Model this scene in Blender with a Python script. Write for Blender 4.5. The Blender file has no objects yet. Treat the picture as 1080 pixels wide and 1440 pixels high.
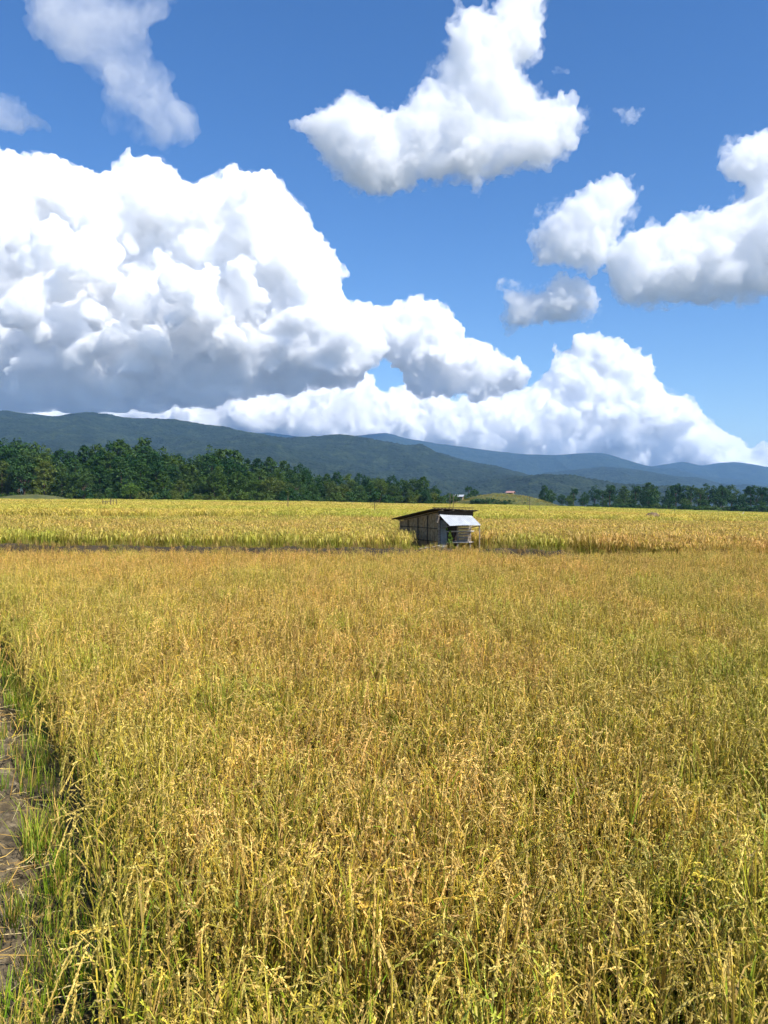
import bpy, bmesh, math, random, time
import numpy as np
from mathutils import Vector, Matrix

T0 = time.time()
S = bpy.context.scene
COL = S.collection
F = 1121.0            # focal length in source pixels (28 mm equivalent)
CAMZ = 2.3
R = math.radians

# ------------------------------------------------------------------ camera
cam = bpy.data.cameras.new('camera')
co = bpy.data.objects.new('camera', cam)
COL.objects.link(co)
cam.sensor_fit = 'VERTICAL'
cam.sensor_height = 24
cam.lens = 24 * F / 1440
cam.clip_start = 0.1
cam.clip_end = 90000
co.matrix_world = (Matrix.Translation((0, 0, CAMZ)) @ Matrix.Rotation(R(90 - 0.77), 4, 'X')
                   @ Matrix.Rotation(R(0.5), 4, 'Z'))
S.camera = co
MW = co.matrix_world.to_3x3()


def at(px, py, Y):
    v = MW @ Vector((px - 540, -(py - 720), -F))
    return Vector((0, 0, CAMZ)) + v * (Y / v.y)


# ------------------------------------------------------------------ light
w = bpy.data.worlds.new('World')
S.world = w
w.use_nodes = True
nt = w.node_tree
bg = nt.nodes['Background']
sky = nt.nodes.new('ShaderNodeTexSky')
sky.sky_type = 'NISHITA'
sky.sun_disc = False
SAZ, SEL = R(134), R(49)
sky.sun_elevation = SEL
sky.sun_rotation = SAZ
sky.dust_density = 0.15
sky.air_density = 1.0
sky.ozone_density = 3.0
hs0 = nt.nodes.new('ShaderNodeHueSaturation')
hs0.inputs['Saturation'].default_value = 1.27
hs0.inputs['Hue'].default_value = .508
hs0.inputs['Value'].default_value = 1.09
nt.links.new(sky.outputs[0], hs0.inputs['Color'])
nt.links.new(hs0.outputs[0], bg.inputs[0])
bg.inputs[1].default_value = 0.1
sd = Vector((math.sin(SAZ) * math.cos(SEL), math.cos(SAZ) * math.cos(SEL), math.sin(SEL)))
L = bpy.data.lights.new('sun', 'SUN')
L.energy = 4.4
L.angle = R(0.5)
L.color = (1, 0.955, 0.88)
lo = bpy.data.objects.new('sun', L)
COL.objects.link(lo)
lo.rotation_euler = sd.to_track_quat('Z', 'Y').to_euler()
S.view_settings.view_transform = 'Standard'
S.view_settings.look = 'None'
S.view_settings.exposure = 0.6
cy = S.cycles
cy.use_denoising = True
cy.volume_bounces = 44
cy.max_bounces = 44
cy.diffuse_bounces = 4
cy.glossy_bounces = 2
cy.transmission_bounces = 4
cy.transparent_max_bounces = 16
cy.volume_max_steps = 256
cy.use_adaptive_sampling = True
cy.adaptive_threshold = 0.03
cy.use_light_tree = False


# ------------------------------------------------------------------ noise (numpy gradient noise)
_G = {}


def vnoise(P, seed=0):
    if seed not in _G:
        rng = np.random.RandomState(seed + 11)
        perm = rng.permutation(256)
        g = rng.randn(256, 3)
        g /= np.linalg.norm(g, axis=1)[:, None]
        _G[seed] = (np.concatenate([perm, perm, perm]), g)
    perm, g = _G[seed]
    P = np.asarray(P, float)
    I = np.floor(P).astype(np.int64)
    f = P - I
    I &= 255
    u = f * f * f * (f * (f * 6 - 15) + 10)
    out = 0
    for dx in (0, 1):
        wx = u[:, 0] if dx else 1 - u[:, 0]
        for dy in (0, 1):
            wy = u[:, 1] if dy else 1 - u[:, 1]
            for dz in (0, 1):
                wz = u[:, 2] if dz else 1 - u[:, 2]
                h = perm[perm[perm[(I[:, 0] + dx) & 255] + ((I[:, 1] + dy) & 255)] + ((I[:, 2] + dz) & 255)]
                d = g[h]
                out = out + wx * wy * wz * (d[:, 0] * (f[:, 0] - dx) + d[:, 1] * (f[:, 1] - dy) + d[:, 2] * (f[:, 2] - dz))
    return out


def vn2(x, y, seed=0):
    x, y = np.broadcast_arrays(np.asarray(x, float), np.asarray(y, float))
    return vnoise(np.stack([x.ravel(), y.ravel(), np.full(x.size, 0.37)], 1), seed).reshape(x.shape)


def fbm2(x, y, o=4, seed=0, gain=0.5):
    s, a, t = 0, 1.0, 0
    for k in range(o):
        s = s + a * vn2(x * 2 ** k, y * 2 ** k, seed + k)
        t += a
        a *= gain
    return s / t


def billow(P, o=4, seed=0):
    s, a, t = 0, 1.0, 0
    for k in range(o):
        s = s + a * 2.6 * np.abs(vnoise(P * 2 ** k, seed + k))
        t += a
        a *= .5
    return s / t


# ------------------------------------------------------------------ object helpers
def tag(o, label=None, cat=None, group=None, kind=None):
    if label: o['label'] = label
    if cat: o['category'] = cat
    if group: o['group'] = group
    if kind: o['kind'] = kind
    return o


def empty(name, loc, rz=0):
    o = bpy.data.objects.new(name, None)
    COL.objects.link(o)
    o.location = loc
    o.rotation_euler = (0, 0, rz)
    o.empty_display_size = .2
    return o


def new_mesh(name, V, Fc, mat=None, smooth=False, col=None):
    me = bpy.data.meshes.new(name)
    V = np.asarray(V, dtype=np.float32)
    if isinstance(Fc, np.ndarray):
        n, k = Fc.shape
        me.vertices.add(len(V))
        me.vertices.foreach_set('co', V.ravel())
        me.loops.add(n * k)
        me.loops.foreach_set('vertex_index', Fc.astype(np.int32).ravel())
        me.polygons.add(n)
        me.polygons.foreach_set('loop_start', np.arange(0, n * k, k, dtype=np.int32))
        me.polygons.foreach_set('loop_total', np.full(n, k, dtype=np.int32))
        me.update(calc_edges=True)
    else:
        me.from_pydata(V.tolist(), [], Fc)
    if smooth:
        me.polygons.foreach_set('use_smooth', [True] * len(me.polygons))
    if col is not None:
        a = me.color_attributes.new('col', 'FLOAT_COLOR', 'POINT')
        c4 = np.ones((len(V), 4), np.float32)
        c4[:, :3] = col
        a.data.foreach_set('color', c4.ravel())
    if mat: me.materials.append(mat)
    return me


def link(name, me, parent=None, loc=None):
    o = bpy.data.objects.new(name, me)
    COL.objects.link(o)
    if parent: o.parent = parent
    if loc is not None: o.location = loc
    return o


class MB:
    """collects boxes, tubes and quads into one mesh"""
    def __init__(s): s.V = []; s.F = []

    def quad(s, a, b, c, d):
        n = len(s.V); s.V += [tuple(a), tuple(b), tuple(c), tuple(d)]; s.F.append((n, n + 1, n + 2, n + 3))

    def hexa(s, p):   # 8 corners: bottom 0-3 ccw, top 4-7
        n = len(s.V); s.V += [tuple(q) for q in p]
        for f in ((3, 2, 1, 0), (4, 5, 6, 7), (0, 1, 5, 4), (1, 2, 6, 5), (2, 3, 7, 6), (3, 0, 4, 7)):
            s.F.append(tuple(n + i for i in f))

    def box(s, x0, x1, y0, y1, z0, z1):
        s.hexa([(x0, y0, z0), (x1, y0, z0), (x1, y1, z0), (x0, y1, z0), (x0, y0, z1), (x1, y0, z1), (x1, y1, z1), (x0, y1, z1)])

    def tube(s, pts, rad, seg=7, jit=0, rnd=None):
        pts = [Vector(p) for p in pts]
        if not hasattr(rad, '__len__'): rad = [rad] * len(pts)
        rings = []
        up = Vector((.1, .2, 1)).normalized()
        for i, p in enumerate(pts):
            d = (pts[min(i + 1, len(pts) - 1)] - pts[max(i - 1, 0)]).normalized()
            a = d.cross(up if abs(d.dot(up)) < .95 else Vector((1, 0, 0))).normalized()
            b = d.cross(a)
            ring = []
            for k in range(seg):
                t = 2 * math.pi * k / seg
                r = rad[i] * (1 + (rnd.uniform(-jit, jit) if rnd else 0))
                ring.append(len(s.V)); s.V.append(tuple(p + (a * math.cos(t) + b * math.sin(t)) * r))
            rings.append(ring)
        for i in range(len(rings) - 1):
            for k in range(seg):
                s.F.append((rings[i][k], rings[i][(k + 1) % seg], rings[i + 1][(k + 1) % seg], rings[i + 1][k]))
        s.F.append(tuple(rings[0])); s.F.append(tuple(reversed(rings[-1])))

    def build(s, name, mat, parent=None, smooth=False):
        me = new_mesh(name, s.V, s.F, mat, smooth)
        return link(name, me, parent)


# ------------------------------------------------------------------ materials
def mat_new(name):
    m = bpy.data.materials.new(name)
    m.use_nodes = True
    t = m.node_tree
    p = t.nodes['Principled BSDF']
    return m, t, p


def nd(t, typ, **kw):
    n = t.nodes.new(typ)
    for k, v in kw.items():
        if k in n.inputs: n.inputs[k].default_value = v
        else: setattr(n, k, v)
    return n


def ramp(t, stops, fac=None):
    n = t.nodes.new('ShaderNodeValToRGB')
    e = n.color_ramp.elements
    while len(e) > 1: e.remove(e[0])
    e[0].position = stops[0][0]; e[0].color = (*stops[0][1], 1)
    for p, c in stops[1:]:
        q = e.new(p); q.color = (*c, 1)
    if fac is not None: t.links.new(fac, n.inputs[0])
    return n


def noisy(name, stops, scale=3.0, detail=5, rough=.9, bump=.3, bscale=None, stretch=(1, 1, 1), metal=0, bdist=.02, coord='Object', nr_=.62):
    m, t, p = mat_new(name)
    tc = nd(t, 'ShaderNodeTexCoord')
    mp = nd(t, 'ShaderNodeMapping'); mp.inputs['Scale'].default_value = stretch
    t.links.new(tc.outputs[coord], mp.inputs[0])
    n = nd(t, 'ShaderNodeTexNoise', Scale=scale, Detail=detail, Roughness=nr_)
    t.links.new(mp.outputs[0], n.inputs[0])
    r = ramp(t, stops, n.outputs[0])
    t.links.new(r.outputs[0], p.inputs['Base Color'])
    p.inputs['Roughness'].default_value = rough
    p.inputs['Metallic'].default_value = metal
    p.inputs['Specular IOR Level'].default_value = .25
    if bump:
        n2 = nd(t, 'ShaderNodeTexNoise', Scale=bscale or scale * 4, Detail=6)
        t.links.new(mp.outputs[0], n2.inputs[0])
        b = nd(t, 'ShaderNodeBump', Strength=bump, Distance=bdist)
        t.links.new(n2.outputs[0], b.inputs['Height'])
        t.links.new(b.outputs[0], p.inputs['Normal'])
    return m


def leafy(name, c0, c1, transl=.25, hue=.03, rough=.6):
    """foliage: noise + per-object variation"""
    m, t, p = mat_new(name)
    tc = nd(t, 'ShaderNodeTexCoord')
    n = nd(t, 'ShaderNodeTexNoise', Scale=.45, Detail=4)
    t.links.new(tc.outputs['Object'], n.inputs[0])
    r = ramp(t, [(.3, c0), (.7, c1)], n.outputs[0])
    oi = nd(t, 'ShaderNodeObjectInfo')
    hs = nd(t, 'ShaderNodeHueSaturation')
    mr = nd(t, 'ShaderNodeMapRange'); mr.inputs[3].default_value = .5 - hue; mr.inputs[4].default_value = .5 + hue
    mr2 = nd(t, 'ShaderNodeMapRange'); mr2.inputs[3].default_value = 1.35; mr2.inputs[4].default_value = .65
    t.links.new(oi.outputs['Random'], mr.inputs[0]); t.links.new(oi.outputs['Random'], mr2.inputs[0])
    t.links.new(mr.outputs[0], hs.inputs['Hue']); t.links.new(mr2.outputs[0], hs.inputs['Value'])
    t.links.new(r.outputs[0], hs.inputs['Color'])
    t.links.new(hs.outputs[0], p.inputs['Base Color'])
    p.inputs['Roughness'].default_value = rough
    p.inputs['Specular IOR Level'].default_value = .2
    tr = nd(t, 'ShaderNodeBsdfTranslucent'); t.links.new(hs.outputs[0], tr.inputs[0])
    mx = nd(t, 'ShaderNodeMixShader'); mx.inputs[0].default_value = transl
    t.links.new(p.outputs[0], mx.inputs[1]); t.links.new(tr.outputs[0], mx.inputs[2])
    t.links.new(mx.outputs[0], t.nodes['Material Output'].inputs[0])
    return m


def rice_material(name='rice_straw'):
    m, t, p = mat_new(name)
    ca = nd(t, 'ShaderNodeAttribute', attribute_name='col')
    ti = nd(t, 'ShaderNodeAttribute', attribute_name='tint', attribute_type='INSTANCER')
    oi = nd(t, 'ShaderNodeObjectInfo')
    # tint > 0 pulls towards green, tint < 0 towards pink-brown straw
    g = nd(t, 'ShaderNodeMix', data_type='RGBA', blend_type='MULTIPLY'); g.inputs[7].default_value = (.72, .99, .6, 1)
    cl = nd(t, 'ShaderNodeClamp'); t.links.new(ti.outputs['Fac'], cl.inputs[0])
    t.links.new(cl.outputs[0], g.inputs[0]); t.links.new(ca.outputs['Color'], g.inputs[6])
    b = nd(t, 'ShaderNodeMix', data_type='RGBA', blend_type='MULTIPLY'); b.inputs[7].default_value = (1.05, .86, .95, 1)
    ng = nd(t, 'ShaderNodeMath', operation='MULTIPLY'); ng.inputs[1].default_value = -1
    t.links.new(ti.outputs['Fac'], ng.inputs[0])
    c2 = nd(t, 'ShaderNodeClamp'); t.links.new(ng.outputs[0], c2.inputs[0])
    t.links.new(c2.outputs[0], b.inputs[0]); t.links.new(g.outputs[2], b.inputs[6])
    hs = nd(t, 'ShaderNodeHueSaturation')
    mr = nd(t, 'ShaderNodeMapRange'); mr.inputs[3].default_value = .88; mr.inputs[4].default_value = 1.3
    t.links.new(oi.outputs['Random'], mr.inputs[0]); t.links.new(mr.outputs[0], hs.inputs['Value'])
    t.links.new(b.outputs[2], hs.inputs['Color'])
    t.links.new(hs.outputs[0], p.inputs['Base Color'])
    p.inputs['Roughness'].default_value = .5
    p.inputs['Specular IOR Level'].default_value = .3
    tr = nd(t, 'ShaderNodeBsdfTranslucent'); t.links.new(hs.outputs[0], tr.inputs[0])
    mx = nd(t, 'ShaderNodeMixShader'); mx.inputs[0].default_value = .2
    t.links.new(p.outputs[0], mx.inputs[1]); t.links.new(tr.outputs[0], mx.inputs[2])
    t.links.new(mx.outputs[0], t.nodes['Material Output'].inputs[0])
    return m


def vol_material(name, dens, scale=None, lo_=.42, hi=.6, seed=0, detail=5, rough=.6, dmin=0.0):
    m = bpy.data.materials.new(name)
    m.use_nodes = True
    t = m.node_tree
    t.nodes.clear()
    o = t.nodes.new('ShaderNodeOutputMaterial')
    v = nd(t, 'ShaderNodeVolumeScatter', Density=dens, Anisotropy=0.0)
    v.inputs['Color'].default_value = (1, 1, 1, 1)
    t.links.new(v.outputs[0], o.inputs['Volume'])
    if scale:
        tc = nd(t, 'ShaderNodeTexCoord')
        mp = nd(t, 'ShaderNodeMapping'); mp.inputs['Scale'].default_value = (1 / scale,) * 3
        mp.inputs['Location'].default_value = (seed * 3.1, seed * 1.7, seed)
        n = nd(t, 'ShaderNodeTexNoise', Scale=1.0, Detail=detail, Roughness=rough)
        n.inputs['Distortion'].default_value = .3
        r = nd(t, 'ShaderNodeMapRange'); r.inputs[1].default_value = lo_; r.inputs[2].default_value = hi
        r.inputs[3].default_value = dmin * dens; r.inputs[4].default_value = dens
        t.links.new(tc.outputs['Object'], mp.inputs[0]); t.links.new(mp.outputs[0], n.inputs[0])
        t.links.new(n.outputs[0], r.inputs[0]); t.links.new(r.outputs[0], v.inputs['Density'])
    return m


# ------------------------------------------------------------------ terrain
GU = np.array([-1.2, -.5, -.1, .02, .14, .24, .48, 1.2])
GZ = np.array([1.5, 1.6, 1.4, .75, .6, -.1, -1.9, -2.5])
EDGES = [52, 70, 92, 118, 150, 188, 232, 282, 340, 420, 520]
SLANT = [.06, -.05, .08, -.03, .06, .02, .05, -.04, .03, .0, .0]


def ground(x, y):
    """terraced paddy level (numpy arrays)"""
    x, y = np.broadcast_arrays(np.asarray(x, float), np.asarray(y, float))
    far = np.interp(x / np.maximum(y, 20), GU, GZ)
    tq = np.zeros_like(x)
    lev = [0.0, .07, .14, .24, .36, .5, .66, .82, 1., 1.1, 1.15]
    for e, sl, a, b in zip(EDGES, SLANT, lev, lev[1:] + [1.2]):
        ye = e + sl * x + 1.5 * np.sin(x * .11 + e)
        tq = tq + (b - a) * np.clip((y - ye) / .5, 0, 1)
    z = .4 + (far - .4) * tq
    z = z + .16 * np.clip((y - (52 + .06 * x)) / .5, 0, 1) * np.clip(1.2 - tq * 2, 0, 1)
    # near field is the lowest terrace, with an earth bund before the next
    s = np.clip((y - 25.6) / 1.0, 0, 1)
    s = s * s * (3 - 2 * s)
    z = z * s
    return z


def gz(x, y): return float(ground(np.array([x]), np.array([y]))[0])


def path_edge(y):
    """x of the near field's left edge (the earth path lies left of it)"""
    return np.interp(y, [0, 3.5, 4.3, 5.2, 6.5, 8.2, 10, 16, 26], [-.2, -1.42, -1.78, -2.18, -2.82, -3.72, -4.8, -8.6, -15.5])


M = {}
M['soil'] = noisy('paddy_soil', [(.3, (.03, .022, .012)), (.6, (.065, .048, .026)), (.8, (.13, .1, .05))], 2.2, 6, .95, .5)
M['fieldfloor'] = noisy('field_floor', [(.35, (.035, .028, .014)), (.65, (.13, .1, .04))], 2.5, 6, .95, .5, coord='Object')
M['mud'] = noisy('path_mud', [(.3, (.04, .032, .018)), (.48, (.11, .082, .045)), (.6, (.2, .155, .09)), (.78, (.32, .26, .16))], 7, 9, .95, 1.0, 45, bdist=.02)
M['grass_hill'] = noisy('grass_turf', [(.3, (.045, .06, .016)), (.55, (.11, .115, .035)), (.8, (.2, .17, .07))], .35, 7, .95, .6, 3)
M['forest'] = noisy('hill_forest', [(.34, (.005, .012, .006)), (.5, (.016, .03, .013)), (.64, (.045, .064, .024))], .018, 10, .95, 1.0, .08, bdist=14, nr_=.78)
M['trunk'] = noisy('bark', [(.3, (.05, .035, .022)), (.7, (.15, .11, .075))], 6, 4, .95, .4, stretch=(1, 1, .2))
M['pine'] = leafy('pine_needles', (.018, .052, .011), (.055, .125, .025), .22)
M['broad'] = leafy('broad_leaves', (.03, .07, .01), (.08, .15, .022), .28)
M['olive'] = leafy('olive_leaves', (.045, .08, .012), (.11, .16, .028), .3)
M['bright'] = leafy('bright_leaves', (.05, .12, .015), (.12, .22, .03), .35)
M['rice'] = rice_material()


def grid_sheet(name, xs, ys, zf, mat, smooth=True):
    X, Y = np.meshgrid(xs, ys)
    Z = zf(X, Y)
    V = np.stack([X.ravel(), Y.ravel(), Z.ravel()], 1)
    nx, ny = len(xs), len(ys)
    i = np.arange(nx - 1)[None, :] + nx * np.arange(ny - 1)[:, None]
    Fc = np.stack([i, i + 1, i + 1 + nx, i + nx], -1).reshape(-1, 4)
    return link(name, new_mesh(name, V, Fc, mat, smooth))


def dens_axis(pts):
    out = []
    for (a, b, st) in pts:
        out += list(np.arange(a, b, st))
    out.append(pts[-1][1])
    return np.array(out)


xs = dens_axis([(-12000, -800, 800), (-800, -200, 60), (-200, -40, 8), (-40, -12, 1), (-12, 12, .4), (12, 40, 1), (40, 200, 8), (200, 800, 60), (800, 12000, 800)])
ys = dens_axis([(-40, 0, 4), (0, 24, .5), (24, 30, .25), (30, 50, 2), (50, 130, .5), (130, 300, 1.5), (300, 520, 5), (520, 2000, 120), (2000, 11500, 950)])


def zmain(X, Y):
    z = ground(X, Y) + np.where(Y < 60, .03 * fbm2(X * 1.5, Y * 1.5, 3, 5), 0)
    z = np.where(Y > 600, z - np.clip((Y - 600) / 200, 0, 1) * 3, z)
    return z


g = grid_sheet('ground', xs, ys, zmain, M['fieldfloor'])
tag(g, 'dark paddy soil and stubble beneath the rice', 'ground', kind='structure')


# the earth path at the lower left
def build_path():
    xs_ = np.linspace(0, 1, 110)
    ys_ = np.concatenate([np.arange(1.8, 8, .014), np.arange(8, 26, .1)])
    U, Y = np.meshgrid(xs_, ys_)
    E_ = path_edge(Y) - .02 + .14 * vn2(Y * 1.7, Y * 0, 3)
    wd = 1.5
    X = E_ - wd + U * wd
    prof = np.clip(np.minimum(U, 1 - U) * 7, 0, 1)
    prof = prof * prof * (3 - 2 * prof)
    Z = -.05 + prof * (.14 + .09 * fbm2(X * 2.5, Y * 2.5, 4, 20) + .075 * np.abs(vn2(X * 8, Y * 8, 31)) + .045 * np.abs(vn2(X * 19, Y * 19, 33)) + .02 * vn2(X * 34, Y * 34, 36))
    V = np.stack([X.ravel(), Y.ravel(), Z.ravel()], 1)
    nx, ny = len(xs_), len(ys_)
    i = np.arange(nx - 1)[None, :] + nx * np.arange(ny - 1)[:, None]
    Fc = np.stack([i, i + 1, i + 1 + nx, i + nx], -1).reshape(-1, 4)
    o = link('path', new_mesh('path', V, Fc, M['mud'], True))
    tag(o, 'dry cracked mud path along the edge of the near rice', 'path', kind='structure')


build_path()


def bund_top(x, y):
    wx = np.clip((8.2 - x) / 2.5, 0, 1)
    yc = 25.75 + .12 * np.sin(x * .5) + .06 * np.sin(x * 1.9)
    return -.1 + wx * np.exp(-np.abs((y - yc) / .62) ** 3) * (.87 + .16 * vn2(x * 1.1, y * .3, 15))


def build_bund():
    xs_ = np.linspace(-19, 9, 560)
    ys_ = np.linspace(24.6, 26.9, 60)
    X, Y = np.meshgrid(xs_, ys_)
    Z = bund_top(X, Y) + .06 * fbm2(X * 3, Y * 3, 4, 25) + .05 * np.abs(vn2(X * 9, Y * 9, 35))
    V = np.stack([X.ravel(), Y.ravel(), Z.ravel()], 1)
    nx, ny = len(xs_), len(ys_)
    i = np.arange(nx - 1)[None, :] + nx * np.arange(ny - 1)[:, None]
    Fc = np.stack([i, i + 1, i + 1 + nx, i + nx], -1).reshape(-1, 4)
    o = link('earth_bund', new_mesh('earth_bund', V, Fc, M['soil'], True))
    tag(o, 'dark earth bund between the near rice and the hut terrace', 'bank', kind='structure')


build_bund()

# ------------------------------------------------------------------ rice plants
CG = dict(green=(.10, .18, .01), lime=(.33, .38, .02), straw=(.66, .46, .11), tan=(.48, .3, .075), gold=(.68, .46, .07),
          brown=(.17, .09, .035), pale=(.66, .53, .24), grain=(.8, .53, .16), grain2=(.52, .31, .085))


class RB:
    def __init__(s): s.V = []; s.F = []; s.C = []

    def ribbon(s, pts, wds, side, cols):
        n = len(s.V)
        for p, w_, c in zip(pts, wds, cols):
            s.V.append(p - side * (w_ / 2)); s.V.append(p + side * (w_ / 2)); s.C += [c, c]
        for i in range(len(pts) - 1):
            a = n + 2 * i
            s.F.append((a, a + 1, a + 3, a + 2))

    def grain(s, p, d, side, l, w_, c):
        n = len(s.V)
        s.V += [p, p + d * (l * .5) + side * (w_ / 2), p + d * l, p + d * (l * .5) - side * (w_ / 2)]
        s.C += [c] * 4
        s.F.append((n, n + 1, n + 2, n + 3))

    def mesh(s, name):
        return new_mesh(name, np.array([v[:] for v in s.V]), np.array(s.F), M['rice'], False, np.array(s.C))


def mixc(a, b, t): return tuple(a[i] * (1 - t) + b[i] * t for i in range(3))


def jit(c, rnd, a=.18):
    f = rnd.uniform(1 - a, 1 + a)
    return tuple(v * f for v in c)


def arc(p0, az, lean, length, droop, n):
    """points of a stem: starts near vertical, leans and droops"""
    pts = [Vector(p0)]
    th = lean
    st = length / n
    h = Vector((math.cos(az), math.sin(az), 0))
    for i in range(n):
        p = pts[-1] + (h * math.sin(th) + Vector((0, 0, 1)) * math.cos(th)) * st
        pts.append(p)
        th += droop * ((i + 1) / n) ** 1.5
    return pts, h, th


def rice_hill(rnd, lod, green=0.0):
    rb = RB()
    nt_ = {0: rnd.randint(15, 21), 1: 12, 2: 9}[lod]
    wmul = {0: 1.0, 1: 2.2, 2: 4.5}[lod]
    for k in range(nt_):
        a0 = rnd.uniform(0, 6.283)
        r0 = rnd.uniform(0, .045)
        p0 = Vector((math.cos(a0) * r0, math.sin(a0) * r0, -.02))
        az = a0 + rnd.gauss(0, .6)
        lean = abs(rnd.gauss(.07, .1))
        Ls = rnd.uniform(.52, .74)
        n = 6 if lod == 0 else 3
        pts, h, th = arc(p0, az, lean, Ls, rnd.uniform(.0, .18), n)
        gr = min(1, max(0, rnd.gauss(.27 + green, .34)))
        dk = rnd.choice([1.15, 1.05, 1, .85, .65, .38])
        top = tuple(v * dk for v in mixc(rnd.choice([CG['straw'], CG['tan'], CG['gold']]), CG['lime'], gr * .75))
        bot = tuple(v * dk * .8 for v in mixc(CG['tan'], CG['green'], min(1, gr + .25)))
        cols = [jit(mixc(bot, top, i / n), rnd, .25) for i in range(n + 1)]
        yaw = rnd.uniform(0, 3.14)
        side = Vector((math.cos(yaw), math.sin(yaw), 0))
        rb.ribbon(pts, [.0042 * wmul] * (n + 1), side, cols)
        if lod == 0:
            rb.ribbon(pts, [.0042] * (n + 1), Vector((-side.y, side.x, 0)), cols)
        # leaves
        for q in range(rnd.randint(2, 3) if lod == 0 else 1):
            i0 = rnd.randint(max(0, n // 4), max(1, n - 2))
            laz = rnd.uniform(0, 6.283)
            ll = rnd.uniform(.16, .34)
            kind = rnd.random()
            if kind < .08 + green * .6: c0, c1 = CG['green'], CG['lime']
            elif kind < .32 + green * .3: c0, c1 = CG['lime'], CG['gold']
            elif kind < .7: c0, c1 = CG['tan'], CG['straw']
            else: c0, c1 = CG['brown'], CG['tan']
            m_ = 5 if lod == 0 else 2
            lp, lh, _ = arc(pts[i0], laz, rnd.uniform(.2, .8), ll, rnd.uniform(.2, 1.1) * 5 / m_, m_)
            sd_ = Vector((-math.sin(laz), math.cos(laz), rnd.uniform(-.5, .5))).normalized()
            wv = [.008, .010, .009, .007, .004, .0008] if lod == 0 else [.008, .007, .002]
            rb.ribbon(lp, [x * (wmul * .8 if lod else rnd.uniform(.6, 1.15)) for x in wv], sd_,
                      [jit(mixc(c0, c1, i / m_), rnd, .1) for i in range(m_ + 1)])
        # panicle
        if rnd.random() < .9:
            pl = rnd.uniform(.17, .25)
            m_ = 7 if lod == 0 else 3
            gc = tuple(v * (.35 + .65 * dk) for v in mixc(rnd.choice([CG['grain'], CG['grain'], CG['grain2'], CG['gold']]), CG['lime'], gr * .35))
            paz = az + rnd.gauss(0, .6)
            hd = Vector((math.cos(paz), math.sin(paz), 0))
            tend = rnd.uniform(2.5, 3.1) if rnd.random() < .94 else rnd.uniform(1.3, 2.3)
            pp = [pts[-1]]
            for i in range(m_):
                f_ = min(1, (i + .5) / m_ / .45)
                ph_ = th + .15 + (tend - th - .15) * f_ * f_ * (3 - 2 * f_)
                pp.append(pp[-1] + (hd * math.sin(ph_) + Vector((0, 0, 1)) * math.cos(ph_)) * (pl / m_))
            if lod == 0:
                rb.ribbon(pp, [.0022] * 8, side, [gc] * 8)
                for i in range(1, 8):
                    d0 = (pp[i] - pp[i - 1]).normalized()
                    for b in range(3):
                        # a branchlet with grains hanging from the node
                        bd = (d0 + Vector((rnd.gauss(0, .09), rnd.gauss(0, .09), rnd.gauss(-.2, .08)))).normalized()
                        for q in range(rnd.randint(3, 5)):
                            p = pp[i] + bd * (.0075 * q + .001)
                            gd = (bd + Vector((rnd.gauss(0, .2), rnd.gauss(0, .2), rnd.gauss(-.05, .15)))).normalized()
                            sv = gd.cross(Vector((rnd.gauss(0, 1), rnd.gauss(0, 1), rnd.gauss(0, 1)))).normalized()
                            rb.grain(p, gd, sv, rnd.uniform(.010, .0135), .0048, jit(gc, rnd, .22))
            else:
                for q in range(3 if lod == 1 else 2):
                    off = Vector((rnd.gauss(0, .012), rnd.gauss(0, .012), rnd.gauss(0, .012)))
                    yaw2 = rnd.uniform(0, 3.14)
                    wd = .007 * (1.5 if lod == 1 else 3.2)
                    rb.ribbon([p + off for p in pp], [wd * .6, wd, wd, wd * .4], Vector((math.cos(yaw2), math.sin(yaw2), .2)).normalized(),
                              [jit(gc, rnd, .25) for _ in pp])
    return rb


def far_tile(rnd, size, n, wd):
    rb = RB()
    for k in range(n):
        x, y = rnd.uniform(-size / 2, size / 2), rnd.uniform(-size / 2, size / 2)
        az = rnd.uniform(0, 6.283)
        pts, h, th = arc((x, y, .1), az, rnd.uniform(.05, .3), rnd.uniform(.5, .72), .2, 2)
        pp, _, _ = arc(pts[-1], az, th + .7, rnd.uniform(.12, .24), .8, 2)
        gr = min(1, max(0, rnd.gauss(.4, .25)))
        top = mixc(rnd.choice([CG['grain'], CG['gold'], CG['straw']]), CG['lime'], gr * .6)
        bot = mixc(CG['tan'], CG['green'], min(1, gr + .3))
        yaw = rnd.uniform(0, 3.14)
        sv = Vector((math.cos(yaw), math.sin(yaw), .1)).normalized()
        allp = pts + pp[1:]
        rb.ribbon(allp, [wd * .6, wd * .7, wd, wd * 1.3, wd * .6], sv,
                  [bot, mixc(bot, top, .6), jit(top, rnd, .15), jit(top, rnd, .25), top])
    return rb


def weed_tuft(rnd, n=26, hgt=.35, cset=('green', 'lime')):
    rb = RB()
    for k in range(n):
        az = rnd.uniform(0, 6.283)
        c0, c1 = CG[cset[0]], CG[cset[1]]
        if rnd.random() < .3: c0, c1 = CG['tan'], CG['straw']
        p0 = Vector((rnd.gauss(0, .05), rnd.gauss(0, .05), -.01))
        lp, _, _ = arc(p0, az, rnd.uniform(.05, .5), rnd.uniform(.5, 1.1) * hgt, rnd.uniform(.1, .5), 4)
        sv = Vector((-math.sin(az), math.cos(az), rnd.uniform(-.4, .4))).normalized()
        wq = rnd.uniform(.005, .009)
        rb.ribbon(lp, [wq * .8, wq, wq * .9, wq * .6, .0008], sv, [jit(mixc(c0, c1, i / 4), rnd, .1) for i in range(5)])
    return rb


def collection_of(name, meshes):
    c = bpy.data.collections.new(name)     # never linked to the scene: only a source for the instances
    for i, me in enumerate(meshes):
        c.objects.link(bpy.data.objects.new('%s_%02d' % (name, i), me))
    return c


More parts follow.
